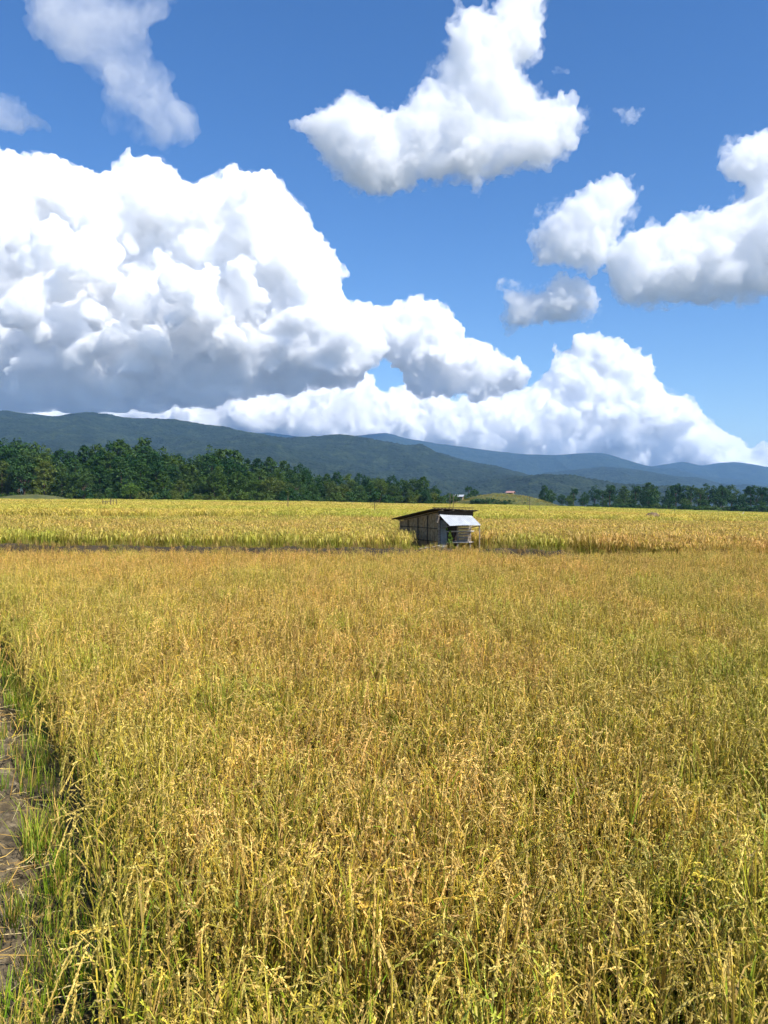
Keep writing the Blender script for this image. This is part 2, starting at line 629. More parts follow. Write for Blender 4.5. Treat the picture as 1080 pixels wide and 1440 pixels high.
def scatter(name, P, rot, scl, tint, coll, label, cat, rnd, tilt=None):
    n = len(P)
    me = bpy.data.meshes.new(name)
    me.vertices.add(n)
    me.vertices.foreach_set('co', np.asarray(P, np.float32).ravel())
    rv = np.zeros((n, 3), np.float32)
    if tilt is not None: rv[:, :2] = tilt
    rv[:, 2] = rot
    for nm, typ, key, data in (('rot', 'FLOAT_VECTOR', 'vector', rv.ravel()), ('scl', 'FLOAT_VECTOR', 'vector', np.asarray(scl, np.float32).ravel()),
                               ('tint', 'FLOAT', 'value', np.asarray(tint, np.float32)),
                               ('idx', 'INT', 'value', rnd.randint(0, len(coll.objects), n).astype(np.int32))):
        a = me.attributes.new(nm, typ, 'POINT')
        a.data.foreach_set(key, data)
    me.update()
    o = link(name, me)
    gt = bpy.data.node_groups.new('scatter_' + coll.name, 'GeometryNodeTree')
    gt.interface.new_socket('Geometry', in_out='INPUT', socket_type='NodeSocketGeometry')
    gt.interface.new_socket('Geometry', in_out='OUTPUT', socket_type='NodeSocketGeometry')
    gi = gt.nodes.new('NodeGroupInput'); go = gt.nodes.new('NodeGroupOutput')
    ip = gt.nodes.new('GeometryNodeInstanceOnPoints')
    ci = gt.nodes.new('GeometryNodeCollectionInfo')
    ci.inputs['Collection'].default_value = coll
    ci.inputs['Separate Children'].default_value = True
    ci.inputs['Reset Children'].default_value = True
    ip.inputs['Pick Instance'].default_value = True

    def na(nm, typ):
        q = gt.nodes.new('GeometryNodeInputNamedAttribute'); q.data_type = typ; q.inputs[0].default_value = nm
        return [s_ for s_ in q.outputs if s_.enabled and s_.name == 'Attribute'][0]
    gt.links.new(gi.outputs[0], ip.inputs['Points'])
    gt.links.new(ci.outputs[0], ip.inputs['Instance'])
    gt.links.new(na('idx', 'INT'), ip.inputs['Instance Index'])
    gt.links.new(na('rot', 'FLOAT_VECTOR'), ip.inputs['Rotation'])
    gt.links.new(na('scl', 'FLOAT_VECTOR'), ip.inputs['Scale'])
    gt.links.new(ip.outputs[0], go.inputs[0])
    md = o.modifiers.new('scatter', 'NODES'); md.node_group = gt
    tag(o, label, cat, kind='stuff')
    return o


rnd = random.Random(7)
nr = np.random.RandomState(5)
hillsL0 = collection_of('rice_hill', [rice_hill(rnd, 0, g_).mesh('rice_hill') for g_ in [0, 0, .05, .1, .15, .2, .3, .0, .1, .45]])
hillsL1 = collection_of('rice_hill_mid', [rice_hill(rnd, 1, g_).mesh('rice_hill_mid') for g_ in [0, .1, .1, .2, .3, 0]])
tilesL2 = collection_of('rice_tile', [far_tile(rnd, 1.0, 90, .028).mesh('rice_tile') for _ in range(5)])
tilesL3 = collection_of('rice_tile_far', [far_tile(rnd, 2.4, 150, .06).mesh('rice_tile_far') for _ in range(5)])
weeds = collection_of('weed_tuft', [weed_tuft(rnd, rnd.randint(18, 34), rnd.uniform(.2, .4)).mesh('weed_tuft') for _ in range(5)])
dryw = collection_of('dry_tuft', [weed_tuft(rnd, rnd.randint(18, 30), rnd.uniform(.25, .45), ('brown', 'tan')).mesh('dry_tuft') for _ in range(4)]
                     + [weed_tuft(rnd, 20, .3, ('green', 'tan')).mesh('dry_tuft')])


def jgrid(x0, x1, y0, y1, st, j=.35):
    X, Y = np.meshgrid(np.arange(x0, x1, st), np.arange(y0, y1, st))
    X = X.ravel() + nr.uniform(-j, j, X.size) * st
    Y = Y.ravel() + nr.uniform(-j, j, Y.size) * st
    return X, Y


def tints(x, y):
    """low-frequency ripeness"""
    t = 1.3 * fbm2(x * .16, y * .1, 3, 60) + .9 * vn2(x * .9, y * .9, 66)
    return t


def hut_mask(x, y):      # keep the hut's footprint free
    dx, dy = x - 1.92, y - 28.0
    c, s = math.cos(R(25)), math.sin(R(25))
    u, v = dx * c + dy * s, -dx * s + dy * c
    return ((u > -.35) & (u < 2.0) & (v > -1.2) & (v < 3.5)) | ((u > -1.0 + .45 * v) & (u < 2.) & (v > -1.3) & (v < 1.7))


# near field
X, Y = jgrid(-20, 24, 2.0, 26.4, .215)
keep = (X > path_edge(Y) + .2 + .12 * vn2(Y * 1.3, Y * 0, 44)) & (np.abs(X) < .62 * Y + 4)
yend = 23.5 + 1.5 * np.exp(-((X - 2.2) / 1.5) ** 4) + .25 * np.sin(X * .7) + .1 * np.sin(X * 2.3) + np.clip((X - 5) * .5, 0, 2.6)
keep &= Y < yend
keep &= nr.rand(len(X)) < .97
X, Y = X[keep], Y[keep]
t = tints(X, Y) * .75 - .08
t += np.clip((X - .3) / 4, 0, .6) * np.clip((14 - Y) / 8, 0, 1)           # olive to the right
t += np.exp(-((X - path_edge(Y)) / .6) ** 2) * .5 * nr.rand(len(X))      # greener along the path
t -= np.clip((Y - 18) / 9, 0, .15) - .05
t += np.where(nr.rand(len(X)) < .1, .7, 0)
hgt = 1.12 + .2 * fbm2(X * .35, Y * .35, 3, 70) + .12 * vn2(X * 1.4, Y * 1.4, 72) + nr.normal(0, .09, len(X))
P = np.stack([X, Y, ground(X, Y)], 1)
scatter('rice_field', P, nr.uniform(0, 6.28, len(X)), np.stack([np.full(len(X), 1.15)] * 2 + [hgt], 1), t, hillsL0,
        'ripe golden rice of the near paddy, from the mud path to the earth bund before the hut', 'rice', nr,
        tilt=nr.normal(0, .07, (len(X), 2)))
print('near', len(X))

# second terrace
X, Y = jgrid(-40, 46, 26.7, 54, .24)
ye = 52 + .06 * X + 1.5 * np.sin(X * .11 + 52)
keep = (np.abs(X) < .62 * Y + 6) & (Y < ye - .5) & ~hut_mask(X, Y)
keep &= Y > 27.25 + .12 * np.sin(X * .9) - np.clip((X - 7) * .4, 0, .9)
X, Y = X[keep], Y[keep]
t = tints(X, Y)
edge = np.exp(-((Y - 26.8) / 1.1) ** 2)
t = .8 * t + .3 + edge * np.where(X < 6.2, .5, -.6)
t -= np.where((X > 3) & (Y > 28), .2, 0)
hgt = 1.12 + .14 * fbm2(X * .3, Y * .3, 3, 71) + nr.normal(0, .06, len(X)) - .25 * np.exp(-((Y - 26.8) / .5) ** 2)
P = np.stack([X, Y, ground(X, Y)], 1)
scatter('rice_field', P, nr.uniform(0, 6.28, len(X)), np.stack([np.full(len(X), 1.15)] * 2 + [hgt], 1), t, hillsL1,
        'rice on the terrace around the hut, green along its front edge', 'rice', nr, tilt=nr.normal(0, .06, (len(X), 2)))
print('second', len(X))


def near_edge(X, Y):
    """distance in metres beyond the last terrace edge"""
    d = np.full(len(X), 99.)
    for e, sl in zip(EDGES, SLANT):
        ye = e + sl * X + 1.5 * np.sin(X * .11 + e)
        q = Y - ye
        d = np.where((q > -1.0) & (q < d), q, d)
    return d


def mound_mask(X, Y):
    a = ((X - 51) / 26) ** 2 + ((Y - 338) / 30) ** 2 < 1.0
    b = ((X + 108) / 22) ** 2 + ((Y - 240) / 14) ** 2 < 1.0
    return a | b


# third zone, small tiles
X, Y = jgrid(-72, 80, 50, 121, .8)
d = near_edge(X, Y)
keep = (np.abs(X) < .62 * Y + 6) & (Y > 52 + .06 * X + 1.5 * np.sin(X * .11 + 52) + .5) & (Y < 118) & ~((d > -.9) & (d < .35))
X, Y, d = X[keep], Y[keep], d[keep]
t = .3 + 1.5 * fbm2(X * .05, Y * .03, 3, 80) + .5 * vn2(X * .5, Y * .4, 81) + .35 * np.exp(-(d / 1.5) ** 2)
P = np.stack([X, Y, ground(X, Y) + .02], 1)
scatter('rice_field', P, nr.uniform(0, 6.28, len(X)), np.stack([np.ones(len(X))] * 2 + [nr.normal(1.05, .07, len(X))], 1), t, tilesL2,
        'yellow rice terraces beyond the hut, striped by low dark bunds', 'rice', nr)
print('third', len(X))
# far fields
X, Y = jgrid(-215, 300, 116, 420, 1.9)
d = near_edge(X, Y)
u = X / Y
ymax = np.interp(u, [-.5, -.1, .02, .09, .12, .2, .24, .5], [247, 262, 285, 300, 300, 350, 372, 372])
keep = (np.abs(X) < .6 * Y + 6) & (Y > 118) & (Y < ymax) & ~((d > -1.2) & (d < .5)) & ~mound_mask(X, Y)
X, Y, d = X[keep], Y[keep], d[keep]
t = .42 + 1.6 * fbm2(X * .02, Y * .012, 3, 90) + .4 * vn2(X * .3, Y * .2, 91) + .5 * np.exp(-(d / 2) ** 2) + .35 * np.clip((Y - 180) / 100, 0, 1)
P = np.stack([X, Y, ground(X, Y)], 1)
scatter('rice_field', P, nr.uniform(0, 6.28, len(X)), np.stack([np.ones(len(X))] * 2 + [nr.normal(1.05, .08, len(X))], 1), t, tilesL3,
        'distant yellow-green paddies reaching the foot of the woods', 'rice', nr)
print('far', len(X))

# weeds on the bund and beside the hut, grass by the path
X, Y = jgrid(-17, 8, 25.2, 26.3, .13)
keep = (nr.rand(len(X)) < .55 + .6 * vn2(X * .8, Y * 2, 95))
X, Y = X[keep], Y[keep]
P = np.stack([X, Y, bund_top(X, Y)], 1)
scatter('weeds', P, nr.uniform(0, 6.28, len(X)), np.stack([nr.uniform(.3, .85, len(X))] * 3, 1), nr.uniform(-.4, 1., len(X)), dryw,
        'dry brown weeds on the earth bund between the near rice and the terrace', 'weeds', nr)
X1 = nr.uniform(-2.6, -1.2, 64); Y1 = nr.uniform(2.4, 4.2, 64)
X2 = nr.uniform(0, 1, 240); Y2 = nr.uniform(3.2, 18, 240); X2 = path_edge(Y2) + .08 - .25 * X2 ** 2 - np.where(nr.rand(240) < .4, nr.uniform(-.2, 1.1, 240), 0)
X = np.concatenate([X1, X2]); Y = np.concatenate([Y1, Y2])
P = np.stack([X, Y, np.full(len(X), .11)], 1)
scatter('grass', P, nr.uniform(0, 6.28, len(X)), np.stack([nr.uniform(.4, 1.0, len(X))] * 3, 1), nr.uniform(-.5, .8, len(X)), weeds,
        'fresh green grass blades sprouting along the mud path', 'grass', nr)
X = nr.uniform(-2.6, -1.35, 12); Y = nr.uniform(2.3, 3.3, 12)
P = np.stack([X, Y, np.full(len(X), .02)], 1)
scatter('rice_plants', P, nr.uniform(0, 6.28, len(X)), np.stack([nr.uniform(.5, .8, len(X))] * 3, 1), nr.uniform(.2, 1., len(X)), hillsL0,
        'loose rice stalks leaning over the mud path at its near end', 'rice', nr)
# loose straw lying on the path
def litter_mesh(r):
    rb = RB()
    for k in range(16):
        p = Vector((r.gauss(0, .12), r.gauss(0, .12), r.uniform(.0, .03)))
        a = r.uniform(0, 6.28); d = Vector((math.cos(a), math.sin(a), r.gauss(0, .12))).normalized()
        l = r.uniform(.06, .25)
        c_ = jit(r.choice([CG['pale'], CG['straw'], CG['tan']]), r, .2)
        bend = Vector((-d.y, d.x, 0)) * r.gauss(0, .02)
        rb.ribbon([p, p + d * l * .5 + bend, p + d * l], [.005, .006, .002], Vector((-d.y, d.x, .3)).normalized(), [c_] * 3)
    return rb.mesh('straw_litter')


litter = collection_of('straw_litter', [litter_mesh(rnd) for _ in range(5)])
Y = nr.uniform(2.4, 9, 60); X = path_edge(Y) - nr.uniform(-.15, .9, 60)
P = np.stack([X, Y, np.full(len(X), .13)], 1)
scatter('straw_litter', P, nr.uniform(0, 6.28, len(X)), np.stack([nr.uniform(.7, 1.2, len(X))] * 3, 1), nr.uniform(-.3, .1, len(X)), litter,
        'dry straw bits scattered over the mud path', 'straw', nr)
# dark weeds that mark the low bunds between the farther terraces
PX, PY = [], []
for e, sl, xa, xb, n_ in ((52, .06, -12, 34, 620), (52, .06, -34, -12, 160), (70, -.05, -44, 48, 420), (92, .08, -55, 60, 320), (118, -.03, -70, 75, 260)):
    x = nr.uniform(xa, xb, n_)
    x = x[nr.rand(n_) < .5 + 1.1 * vn2(x * .25, x * 0, int(e))]
    PX.append(x); PY.append(e + sl * x + 1.5 * np.sin(x * .11 + e) + nr.uniform(-.35, .25, len(x)))
X, Y = np.concatenate(PX), np.concatenate(PY)
P = np.stack([X, Y, ground(X, Y) + .15], 1)
scatter('weeds', P, nr.uniform(0, 6.28, len(X)), np.stack([nr.uniform(1.6, 3.0, len(X))] * 2 + [nr.uniform(1.2, 2.3, len(X))], 1), nr.uniform(.3, 1, len(X)), dryw,
        'dark weeds in broken lines along the bunds of the farther paddies', 'weeds', nr)
# weeds around the hut
X = np.concatenate([nr.uniform(.3, 1.3, 26), nr.uniform(1.5, 1.95, 6), nr.uniform(3.5, 7, 40)])
Y = np.concatenate([nr.uniform(27.0, 28.3, 26), nr.uniform(27.1, 27.5, 6), nr.uniform(27.0, 27.8, 40)])
P = np.stack([X, Y, ground(X, Y)], 1)
scatter('weeds', P, nr.uniform(0, 6.28, len(X)), np.stack([nr.uniform(1.0, 1.7, len(X))] * 3, 1), nr.uniform(.3, 1, len(X)), weeds,
        'tall bright green weeds at the foot of the hut', 'weeds', nr)


# ------------------------------------------------------------------ the hut
M['thatch'] = noisy('woven_bamboo', [(.3, (.11, .078, .042)), (.5, (.28, .2, .11)), (.72, (.42, .32, .19))], 9, 7, .9, .8, 26, stretch=(1, 1, .8), bdist=.02)
M['roofold'] = noisy('weathered_roofing', [(.3, (.02, .016, .012)), (.6, (.05, .038, .028)), (.8, (.11, .085, .06))], 5, 6, .85, .6, 20)
M['tin'] = noisy('galvanised_sheet', [(.3, (.34, .36, .38)), (.7, (.5, .52, .54))], 4, 4, .5, .2, 12)
M['oldtin'] = noisy('dull_sheet', [(.3, (.16, .16, .15)), (.7, (.32, .32, .3))], 5, 5, .6, .3, 12)
M['wood'] = noisy('grey_wood', [(.25, (.1, .08, .06)), (.5, (.26, .21, .16)), (.75, (.46, .39, .31))], 7, 6, .9, .5, 22, stretch=(.3, .3, 1.5))
M['polewood'] = noisy('pole_wood', [(.3, (.07, .05, .035)), (.7, (.2, .15, .1))], 6, 5, .9, .4, stretch=(1, 1, .3))
M['palewood'] = noisy('bleached_wood', [(.3, (.3, .26, .21)), (.7, (.62, .56, .47))], 5, 5, .9, .4)
M['dark'] = noisy('dark_boards', [(.3, (.02, .015, .01)), (.7, (.07, .05, .035))], 6, 5, .9, .4)


def corrugated(mb, p00, p10, p01, p11, n=60, amp=.012, waves=16, th=.006, ragged=0, rr=None):
    """sheet from 4 corners, ridges run from edge 0 to edge 1"""
    p00, p10, p01, p11 = map(Vector, (p00, p10, p01, p11))
    nn = (p10 - p00).cross(p01 - p00).normalized()
    base = len(mb.V)
    m_ = 4
    for side in (0, 1):
        for i in range(n + 1):
            u_ = i / n
            off = nn * (amp * math.sin(u_ * waves * 2 * math.pi) - th * side)
            rg = ragged * rr.uniform(-1, 1) if (ragged and side == 0) else 0
            if side == 0: mb.__dict__.setdefault('rg', {})[i] = rg
            rg = mb.rg[i]
            for j in range(m_ + 1):
                v_ = j / m_ * (1 + (rg if j == m_ else 0))
                q = p00.lerp(p10, u_).lerp(p01.lerp(p11, u_), v_) + off + nn * (.01 * math.sin(u_ * 5 + v_ * 3))
                mb.V.append(tuple(q))
    c = (n + 1) * (m_ + 1)
    for i in range(n):
        for j in range(m_):
            a = base + i * (m_ + 1) + j
            b = a + m_ + 1
            mb.F.append((a, b, b + 1, a + 1))
            mb.F.append((c + a, c + a + 1, c + b + 1, c + b))
    for i in range(n):
        for j in (0, m_):
            a = base + i * (m_ + 1) + j; b = a + m_ + 1
            mb.F.append((a, a + c, b + c, b))
    for j in range(m_):
        for i in (0, n):
            a = base + i * (m_ + 1) + j
            mb.F.append((a, a + 1, a + 1 + c, a + c))


def build_hut():
    gz0 = .55
    h = empty('field_hut', (1.92, 28.0, gz0), R(25))
    tag(h, 'small shed-roofed field hut of woven bamboo with a bright tin awning', 'hut')
    W, D, HF, HB = 1.3, 3.05, 1.45, 1.07
    rr = random.Random(3)
    # woven side wall (faces the camera's side, dark)
    mb = MB()

    def panel(mb, x, y0, y1, z00, z01, zt0, zt1, th=.03, n=22):
        for i in range(n):      # vertical strips, each a little proud or recessed
            a, b = i / n, (i + 1) / n
            ya, yb = y0 + (y1 - y0) * a, y0 + (y1 - y0) * b
            o_ = rr.uniform(-.008, .008)
            za, zb = z00 + (z01 - z00) * a, z00 + (z01 - z00) * b
            ta, tb = zt0 + (zt1 - zt0) * a - .02, zt0 + (zt1 - zt0) * b - .02
            mb.hexa([(x + o_, ya + .002, za), (x + th + o_, ya + .002, za), (x + th + o_, yb - .002, zb), (x + o_, yb - .002, zb),
                     (x + o_, ya + .002, ta), (x + th + o_, ya + .002, ta), (x + th + o_, yb - .002, tb), (x + o_, yb - .002, tb)])
    panel(mb, 0, 0.04, D, .12, .12, HF - .05, HB - .05)
    panel(mb, .012, 0.05, D - .01, .12, .12, HF - .07, HB - .07, .012, 5)
    wl = mb.build('wall', M['thatch'], h)
    # battens over the weave
    mb = MB()
    for z in (.35, .8):
        mb.tube([(-.022, .06, z), (-.022, D * .5, z + .01), (-.022, D - .05, z)], .014, 6)
    for y in (.75, 1.5, 2.3):
        mb.tube([(-.04, y, -.1), (-.04, y, HF - (HF - HB) * y / D - .1)], .016, 6)
    mb.build('batten', M['dark'], wl)
    # far side and back wall
    mb = MB(); panel(mb, W - .03, 0.9, D, .12, .12, HF - .14, HB - .05); mb.build('wall', M['thatch'], h)
    mb = MB()
    for i in range(12):
        a = i / 12 * (W - .08) + .04
        mb.box(a, a + (W - .08) / 12 - .004, D - .03 + rr.uniform(-.006, .006), D, .12, HB - .06)
    mb.build('wall', M['thatch'], h)
    # inner cross wall that closes the dark bay behind the opening
    mb = MB()
    for i in range(9):
        z = .3 + i * .115
        mb.box(.05, W - .04, .86 + rr.uniform(-.006, .006), .885, z, z + .108)
    mb.build('partition', M['dark'], h)
    # floor
    mb = MB()
    for i in range(9):
        mb.box(.04 + i * .16, .04 + i * .16 + .15, .02, D - .05, .3, .325)
    mb.build('floor', M['wood'], h)
    # posts
    for (x, y, t_, tilt) in ((.02, 0, HF - .03, .01), (W, 0, HF - .1, -.015), (W * .58, -.02, .98, .02), (.0, D, HB - .05, 0), (W, D, HB - .05, 0), (W, .9, HF - .16, 0)):
        mb = MB(); mb.tube([(x, y, -.35), (x + tilt, y + tilt, t_ * .5), (x - tilt * .5, y, t_)], [.034, .03, .028], 7, .08, rr)
        mb.build('post', M['wood'], h)
    # upright grey metal sheet at the front corner
    mb = MB(); corrugated(mb, (.06, -.035, .02), (.33, -.045, .02), (.06, -.04, 1.1), (.31, -.05, 1.1), 24, .008, 5)
    mb.build('door', M['oldtin'], h)
    # fascia board above the opening
    mb = MB(); mb.box(-.02, W + .08, -.055, -.03, HF - .2, HF - .02); mb.build('fascia', M['dark'], h)
    # plank fence at right of the opening, grey planks with gaps
    for i in range(8):
        z = .34 + i * .105
        mb = MB(); j = rr.uniform(-.02, .02)
        mb.hexa([(.8 + j, -.02, z), (W + .02 + j, -.015, z + rr.uniform(-.01, .01)), (W + .02, .005, z), (.8, .005, z),
                 (.8 + j, -.02, z + .085), (W + .02 + j, -.015, z + .09), (W + .02, .005, z + .088), (.8, .005, z + .085)])
        mb.build('plank', M['wood'], h)
    # rails
    for (z, x0, x1) in ((.7, .3, W + .1), (.31, .3, W + .02)):
        mb = MB(); mb.tube([(x0, -.075, z), ((x0 + x1) / 2, -.08, z + .012), (x1, -.07, z + .004)], [.024, .022, .026], 7, .06, rr)
        mb.build('rail', M['palewood'], h)
    # rafters and roof
    mb = MB()
    corrugated(mb, (-.3, -.22, HF + .07), (W + .2, -.22, HF + .02), (-.25, D + .32, HB - .0), (W + .1, D + .32, HB - .03), 44, .012, 13, .02, .035, rr)
    rf = mb.build('roof', M['roofold'], h)
    for x in (.05, .5, 1.0, W - .03):
        mb = MB(); mb.tube([(x, -.2, HF + .015), (x, D + .25, HB - .055)], .022, 6); mb.build('rafter', M['wood'], rf)
    # loose boards and a stone holding the roof down
    mb = MB(); mb.box(-.2, W + .16, .02, .1, HF + .075, HF + .1); mb.build('board', M['dark'], rf)
    mb = MB(); mb.box(.1, W + .25, 1.4, 1.5, HF - .1, HF - .075); mb.build('board', M['dark'], rf)
    # awning: bright sheet sloping forward from under the roof
    mb = MB()
    corrugated(mb, (-.02, -.07, HF - .14), (W + .0, -.07, HF - .2), (.12, -.6, HF - .53), (W + .08, -.6, HF - .51), 60, .009, 15, .005)
    aw = mb.build('awning', M['tin'], h)
    for x in (.14, W + .04):
        mb = MB(); mb.tube([(x, -.57, HF - .53), (x - .03, -.05, HF - .6)], .016, 6); mb.build('strut', M['wood'], aw)
    mb = MB(); mb.tube([(W + .05, -.56, -.45), (W + .04, -.55, HF - .53)], .022, 7, .06, rr); mb.build('post', M['wood'], h)
    # bundled poles stuck under the eave at the corner
    mb = MB()
    for i in range(4):
        mb.tube([(-.05 - .01 * i, -.14 + .02 * i, HF - .2 - .07 * i), (-.045, .1, HF - .18 - .07 * i)], .03, 7)
    mb.build('pole_end', M['wood'], h)
    # shed doorway plant
    return h


build_hut()

# shrub that stands in front of the hut's opening
def leaf_cloud(rnd, clumps, per, size, flat=.5):
    V = []; Fc = []; n = 0
    for (c, r, nrm) in clumps:
        for k in range(per):
            v = Vector((rnd.gauss(0, 1), rnd.gauss(0, 1), rnd.gauss(0, 1))).normalized()
            p = c + v * r * (rnd.random() ** .4)
            nv = (v + Vector((rnd.gauss(0, .6), rnd.gauss(0, .6), rnd.gauss(.3, .6)))).normalized()
            a = nv.cross(Vector((rnd.gauss(0, 1), rnd.gauss(0, 1), rnd.gauss(0, 1)))).normalized()
            b = nv.cross(a)
            s_ = size * rnd.uniform(.6, 1.4)
            q = s_ * rnd.uniform(.4, .8)
            V += [p - a * s_, p - b * q, p + a * s_, p + b * q]
            Fc.append((n, n + 1, n + 2, n + 3)); n += 4
    return np.array([v[:] for v in V]), np.array(Fc)


def hut_plant(px, Y, z0, hh, label):
    c = at(px, 750, Y)
    o = empty('plant', (c.x, Y, z0))
    tag(o, label, 'plant')
    r = random.Random(9)
    cl = [(Vector((r.gauss(0, .05), r.gauss(0, .05), hh * (.25 + .75 * i / 9))), .09 * (1.15 - i / 12), None) for i in range(10)]
    V, Fc = leaf_cloud(r, cl, 26, .035)
    link('foliage', new_mesh('foliage', V, Fc, M['bright']), o)
    mb = MB(); mb.tube([(0, 0, -.05), (.02, 0, hh * .5), (0, .02, hh * .9)], [.012, .01, .005], 5); mb.build('stem', M['trunk'], o)


hut_plant(633, 27.75, .4, .95, 'bright green leafy plant before the dark opening of the hut')

# heap of bleached sticks at the hut's side
wp = empty('stick_pile', (1.5, 27.05, gz(1.5, 27.05)))
tag(wp, 'low heap of bleached sticks and branches beside the hut wall', 'wood pile')
rr = random.Random(12)
for i in range(9):
    a = rr.uniform(-.35, .35)
    x, y, z = rr.uniform(-.3, .4), rr.uniform(-.15, .2), .14 + .03 * i
    l = rr.uniform(.25, .5)
    mb = MB(); mb.tube([(x - l * math.cos(a) / 2, y - l * math.sin(a) / 2, z + rr.uniform(-.05, .05)), (x, y, z + .03), (x + l * math.cos(a) / 2, y + l * math.sin(a) / 2, z + rr.uniform(-.08, .06))],
                       [.014, .02, .012], 6, .1, rr)
    mb.build('stick', M['palewood'], wp)

# ------------------------------------------------------------------ poles and stakes out in the fields
def stake(px, ytop, Y, label, r=.03, cap=None, kindname='wooden_stake', cat='stake'):
    top = at(px, ytop, Y)
    g0 = gz(top.x, Y)
    o = empty(kindname, (top.x, Y, g0))
    tag(o, label, cat, 'poles and stakes standing in the paddies')
    hh = top.z - g0
    mb = MB(); mb.tube([(0, 0, -.2), (.01, 0, hh * .5), (-.01, 0, hh)], [r, r * .9, r * .8], 7); mb.build('pole', M['polewood'], o)
    if cap == 'leaf':
        q = random.Random(int(px))
        V, Fc = leaf_cloud(q, [(Vector((0, 0, hh - .1)), .28, None), (Vector((.1, 0, hh - .4)), .2, None)], 50, .07)
        link('creeper', new_mesh('creeper', V, Fc, M['olive']), o)
    if cap == 'bar':
        mb = MB(); mb.tube([(-.5, -.04, hh - .25), (.5, -.04, hh - .22)], .02, 6); mb.build('crossbar', M['polewood'], o)
    return o


stake(405, 690, 82, 'tall stake with a leafy creeper at its top, standing in the rice before the woods', .05, 'leaf')
stake(527, 705, 74, 'short stake with a crossbar in the rice, between the creeper stake and the hut', .035, 'bar')
stake(633, 693, 60, 'bamboo pole rising behind the hut roof, taller of the pair', .025)
stake(637.5, 696, 60, 'bamboo pole rising behind the hut roof, shorter of the pair', .025)
stake(745, 698, 84, 'thin dark pole in the rice in front of the grassy mound', .03)
stake(949, 716, 95, 'thin weathered pole alone in the open rice before the far treeline', .025)
stake(1010, 716, 52, 'thin pole standing nearest the dark bund on the open side of the field', .012)

# wooden frame (posts with bars) in the far rice
c = at(155, 712, 92)
fr = empty('rail_fence', (c.x, 92, gz(c.x, 92)), R(5))
tag(fr, 'low frame of dark wooden posts and rails standing in the rice before the woods', 'fence')
for x, hh in ((-.85, 1.45), (-.52, 1.3), (0, 1.55), (.08, 1.5), (.34, 1.35), (.72, 1.5)):
    mb = MB(); mb.tube([(x, 0, -.1), (x + .01, 0, hh)], .035, 6); mb.build('post', M['polewood'], fr)
for x0, x1, z in ((-.85, 0, 1.2), (-.5, -.2, 1.05), (.08, .72, 1.38)):
    mb = MB(); mb.tube([(x0, -.05, z), (x1, -.05, z + .03)], .03, 6); mb.build('rail', M['polewood'], fr)

# straw heap and white egret
c = at(918, 737, 60)
z0 = gz(c.x, 60)
bm = bmesh.new(); bmesh.ops.create_icosphere(bm, subdivisions=4, radius=1)
V = np.array([v.co[:] for v in bm.verts]); Fc = np.array([[v.index for v in f.verts] for f in bm.faces]); bm.free()
V = V * np.array([.55, .5, .42]) * (1 + .25 * vnoise(V * 2.3, 3) + .12 * vnoise(V * 8, 4))[:, None] + np.array([0, 0, .75])
o = link('straw_heap', new_mesh('straw_heap', V, Fc, noisy('dark_straw', [(.3, (.08, .055, .03)), (.7, (.28, .19, .1))], 9, 6, .95, .9, 30)), None, (c.x, 60, z0))
tag(o, 'small brown straw heap sitting alone in the open rice', 'straw heap')

M['white'] = noisy('white_feathers', [(.3, (.75, .74, .7)), (.7, (.85, .84, .8))], 8, 3, .8, .1)


def egret(px, py, Y):
    c = at(px, py, Y)
    g0 = max(gz(c.x, Y) + .55, c.z - .35)
    vs = [(0, 0, .0), (.02, 0, .16), (0, 0, .32), (.16, 0, .42), (-.18, 0, .28), (.24, 0, .52), (.2, 0, .66), (.27, 0, .76), (.33, 0, .77), (.45, 0, .74)]
    es = [(2, 1), (1, 0), (2, 3), (2, 4), (3, 5), (5, 6), (6, 7), (7, 8), (8, 9)]
    rad = [.012, .016, .13, .1, .05, .04, .03, .035, .03, .008]
    me = bpy.data.meshes.new('egret'); me.from_pydata(vs, es, [])
    o = link('egret', me, None, (c.x, Y, g0))
    o.scale = (1, 1, 1)
    m_ = o.modifiers.new('skin', 'SKIN')
    for i, v in enumerate(me.skin_vertices[0].data): v.radius = (rad[i], rad[i])
    me.skin_vertices[0].data[2].use_root = True
    s_ = o.modifiers.new('sub', 'SUBSURF'); s_.levels = 2; s_.render_levels = 2
    me.materials.append(M['white'])
    tag(o, 'small white bird standing far out in the rice before the treeline', 'bird')


egret(1043, 727, 130)

# ------------------------------------------------------------------ mounds
def mound(name, cx, cy, rx, ry, hh, label, seed, cut=0):
    n, m_ = 90, 60
    xs_ = np.linspace(-1, 1, n); ys_ = np.linspace(-1, 1, m_)
    U, Vv = np.meshgrid(xs_, ys_)
    rr_ = np.sqrt(U ** 2 + Vv ** 2)
    z = hh * np.clip(1 - rr_ ** 2, 0, 1) ** 1.2
    X = cx + U * rx; Y = cy + Vv * ry
    z = z * (1 + .25 * fbm2(X * .06, Y * .06, 3, seed)) + .15 * fbm2(X * .5, Y * .5, 3, seed + 3)
    if cut:   # terraced banks
        st = hh / cut
        fz = z / st; z = (np.floor(fz) + np.clip((fz % 1 - .72) / .28, 0, 1)) * st * .75 + z * .25
    z = z + ground(X, Y) - .35 * (rr_ > .97)
    V = np.stack([X.ravel(), Y.ravel(), z.ravel()], 1)
    i = np.arange(n - 1)[None, :] + n * np.arange(m_ - 1)[:, None]
    Fc = np.stack([i, i + 1, i + 1 + n, i + n], -1).reshape(-1, 4)
    o = link(name, new_mesh(name, V, Fc, M['grass_hill'], True))
    tag(o, label, 'hill', kind='structure')
    return lambda x, y: hh * max(0, 1 - ((x - cx) / rx) ** 2 - ((y - cy) / ry) ** 2) ** 1.2 * .95 + gz(x, y)


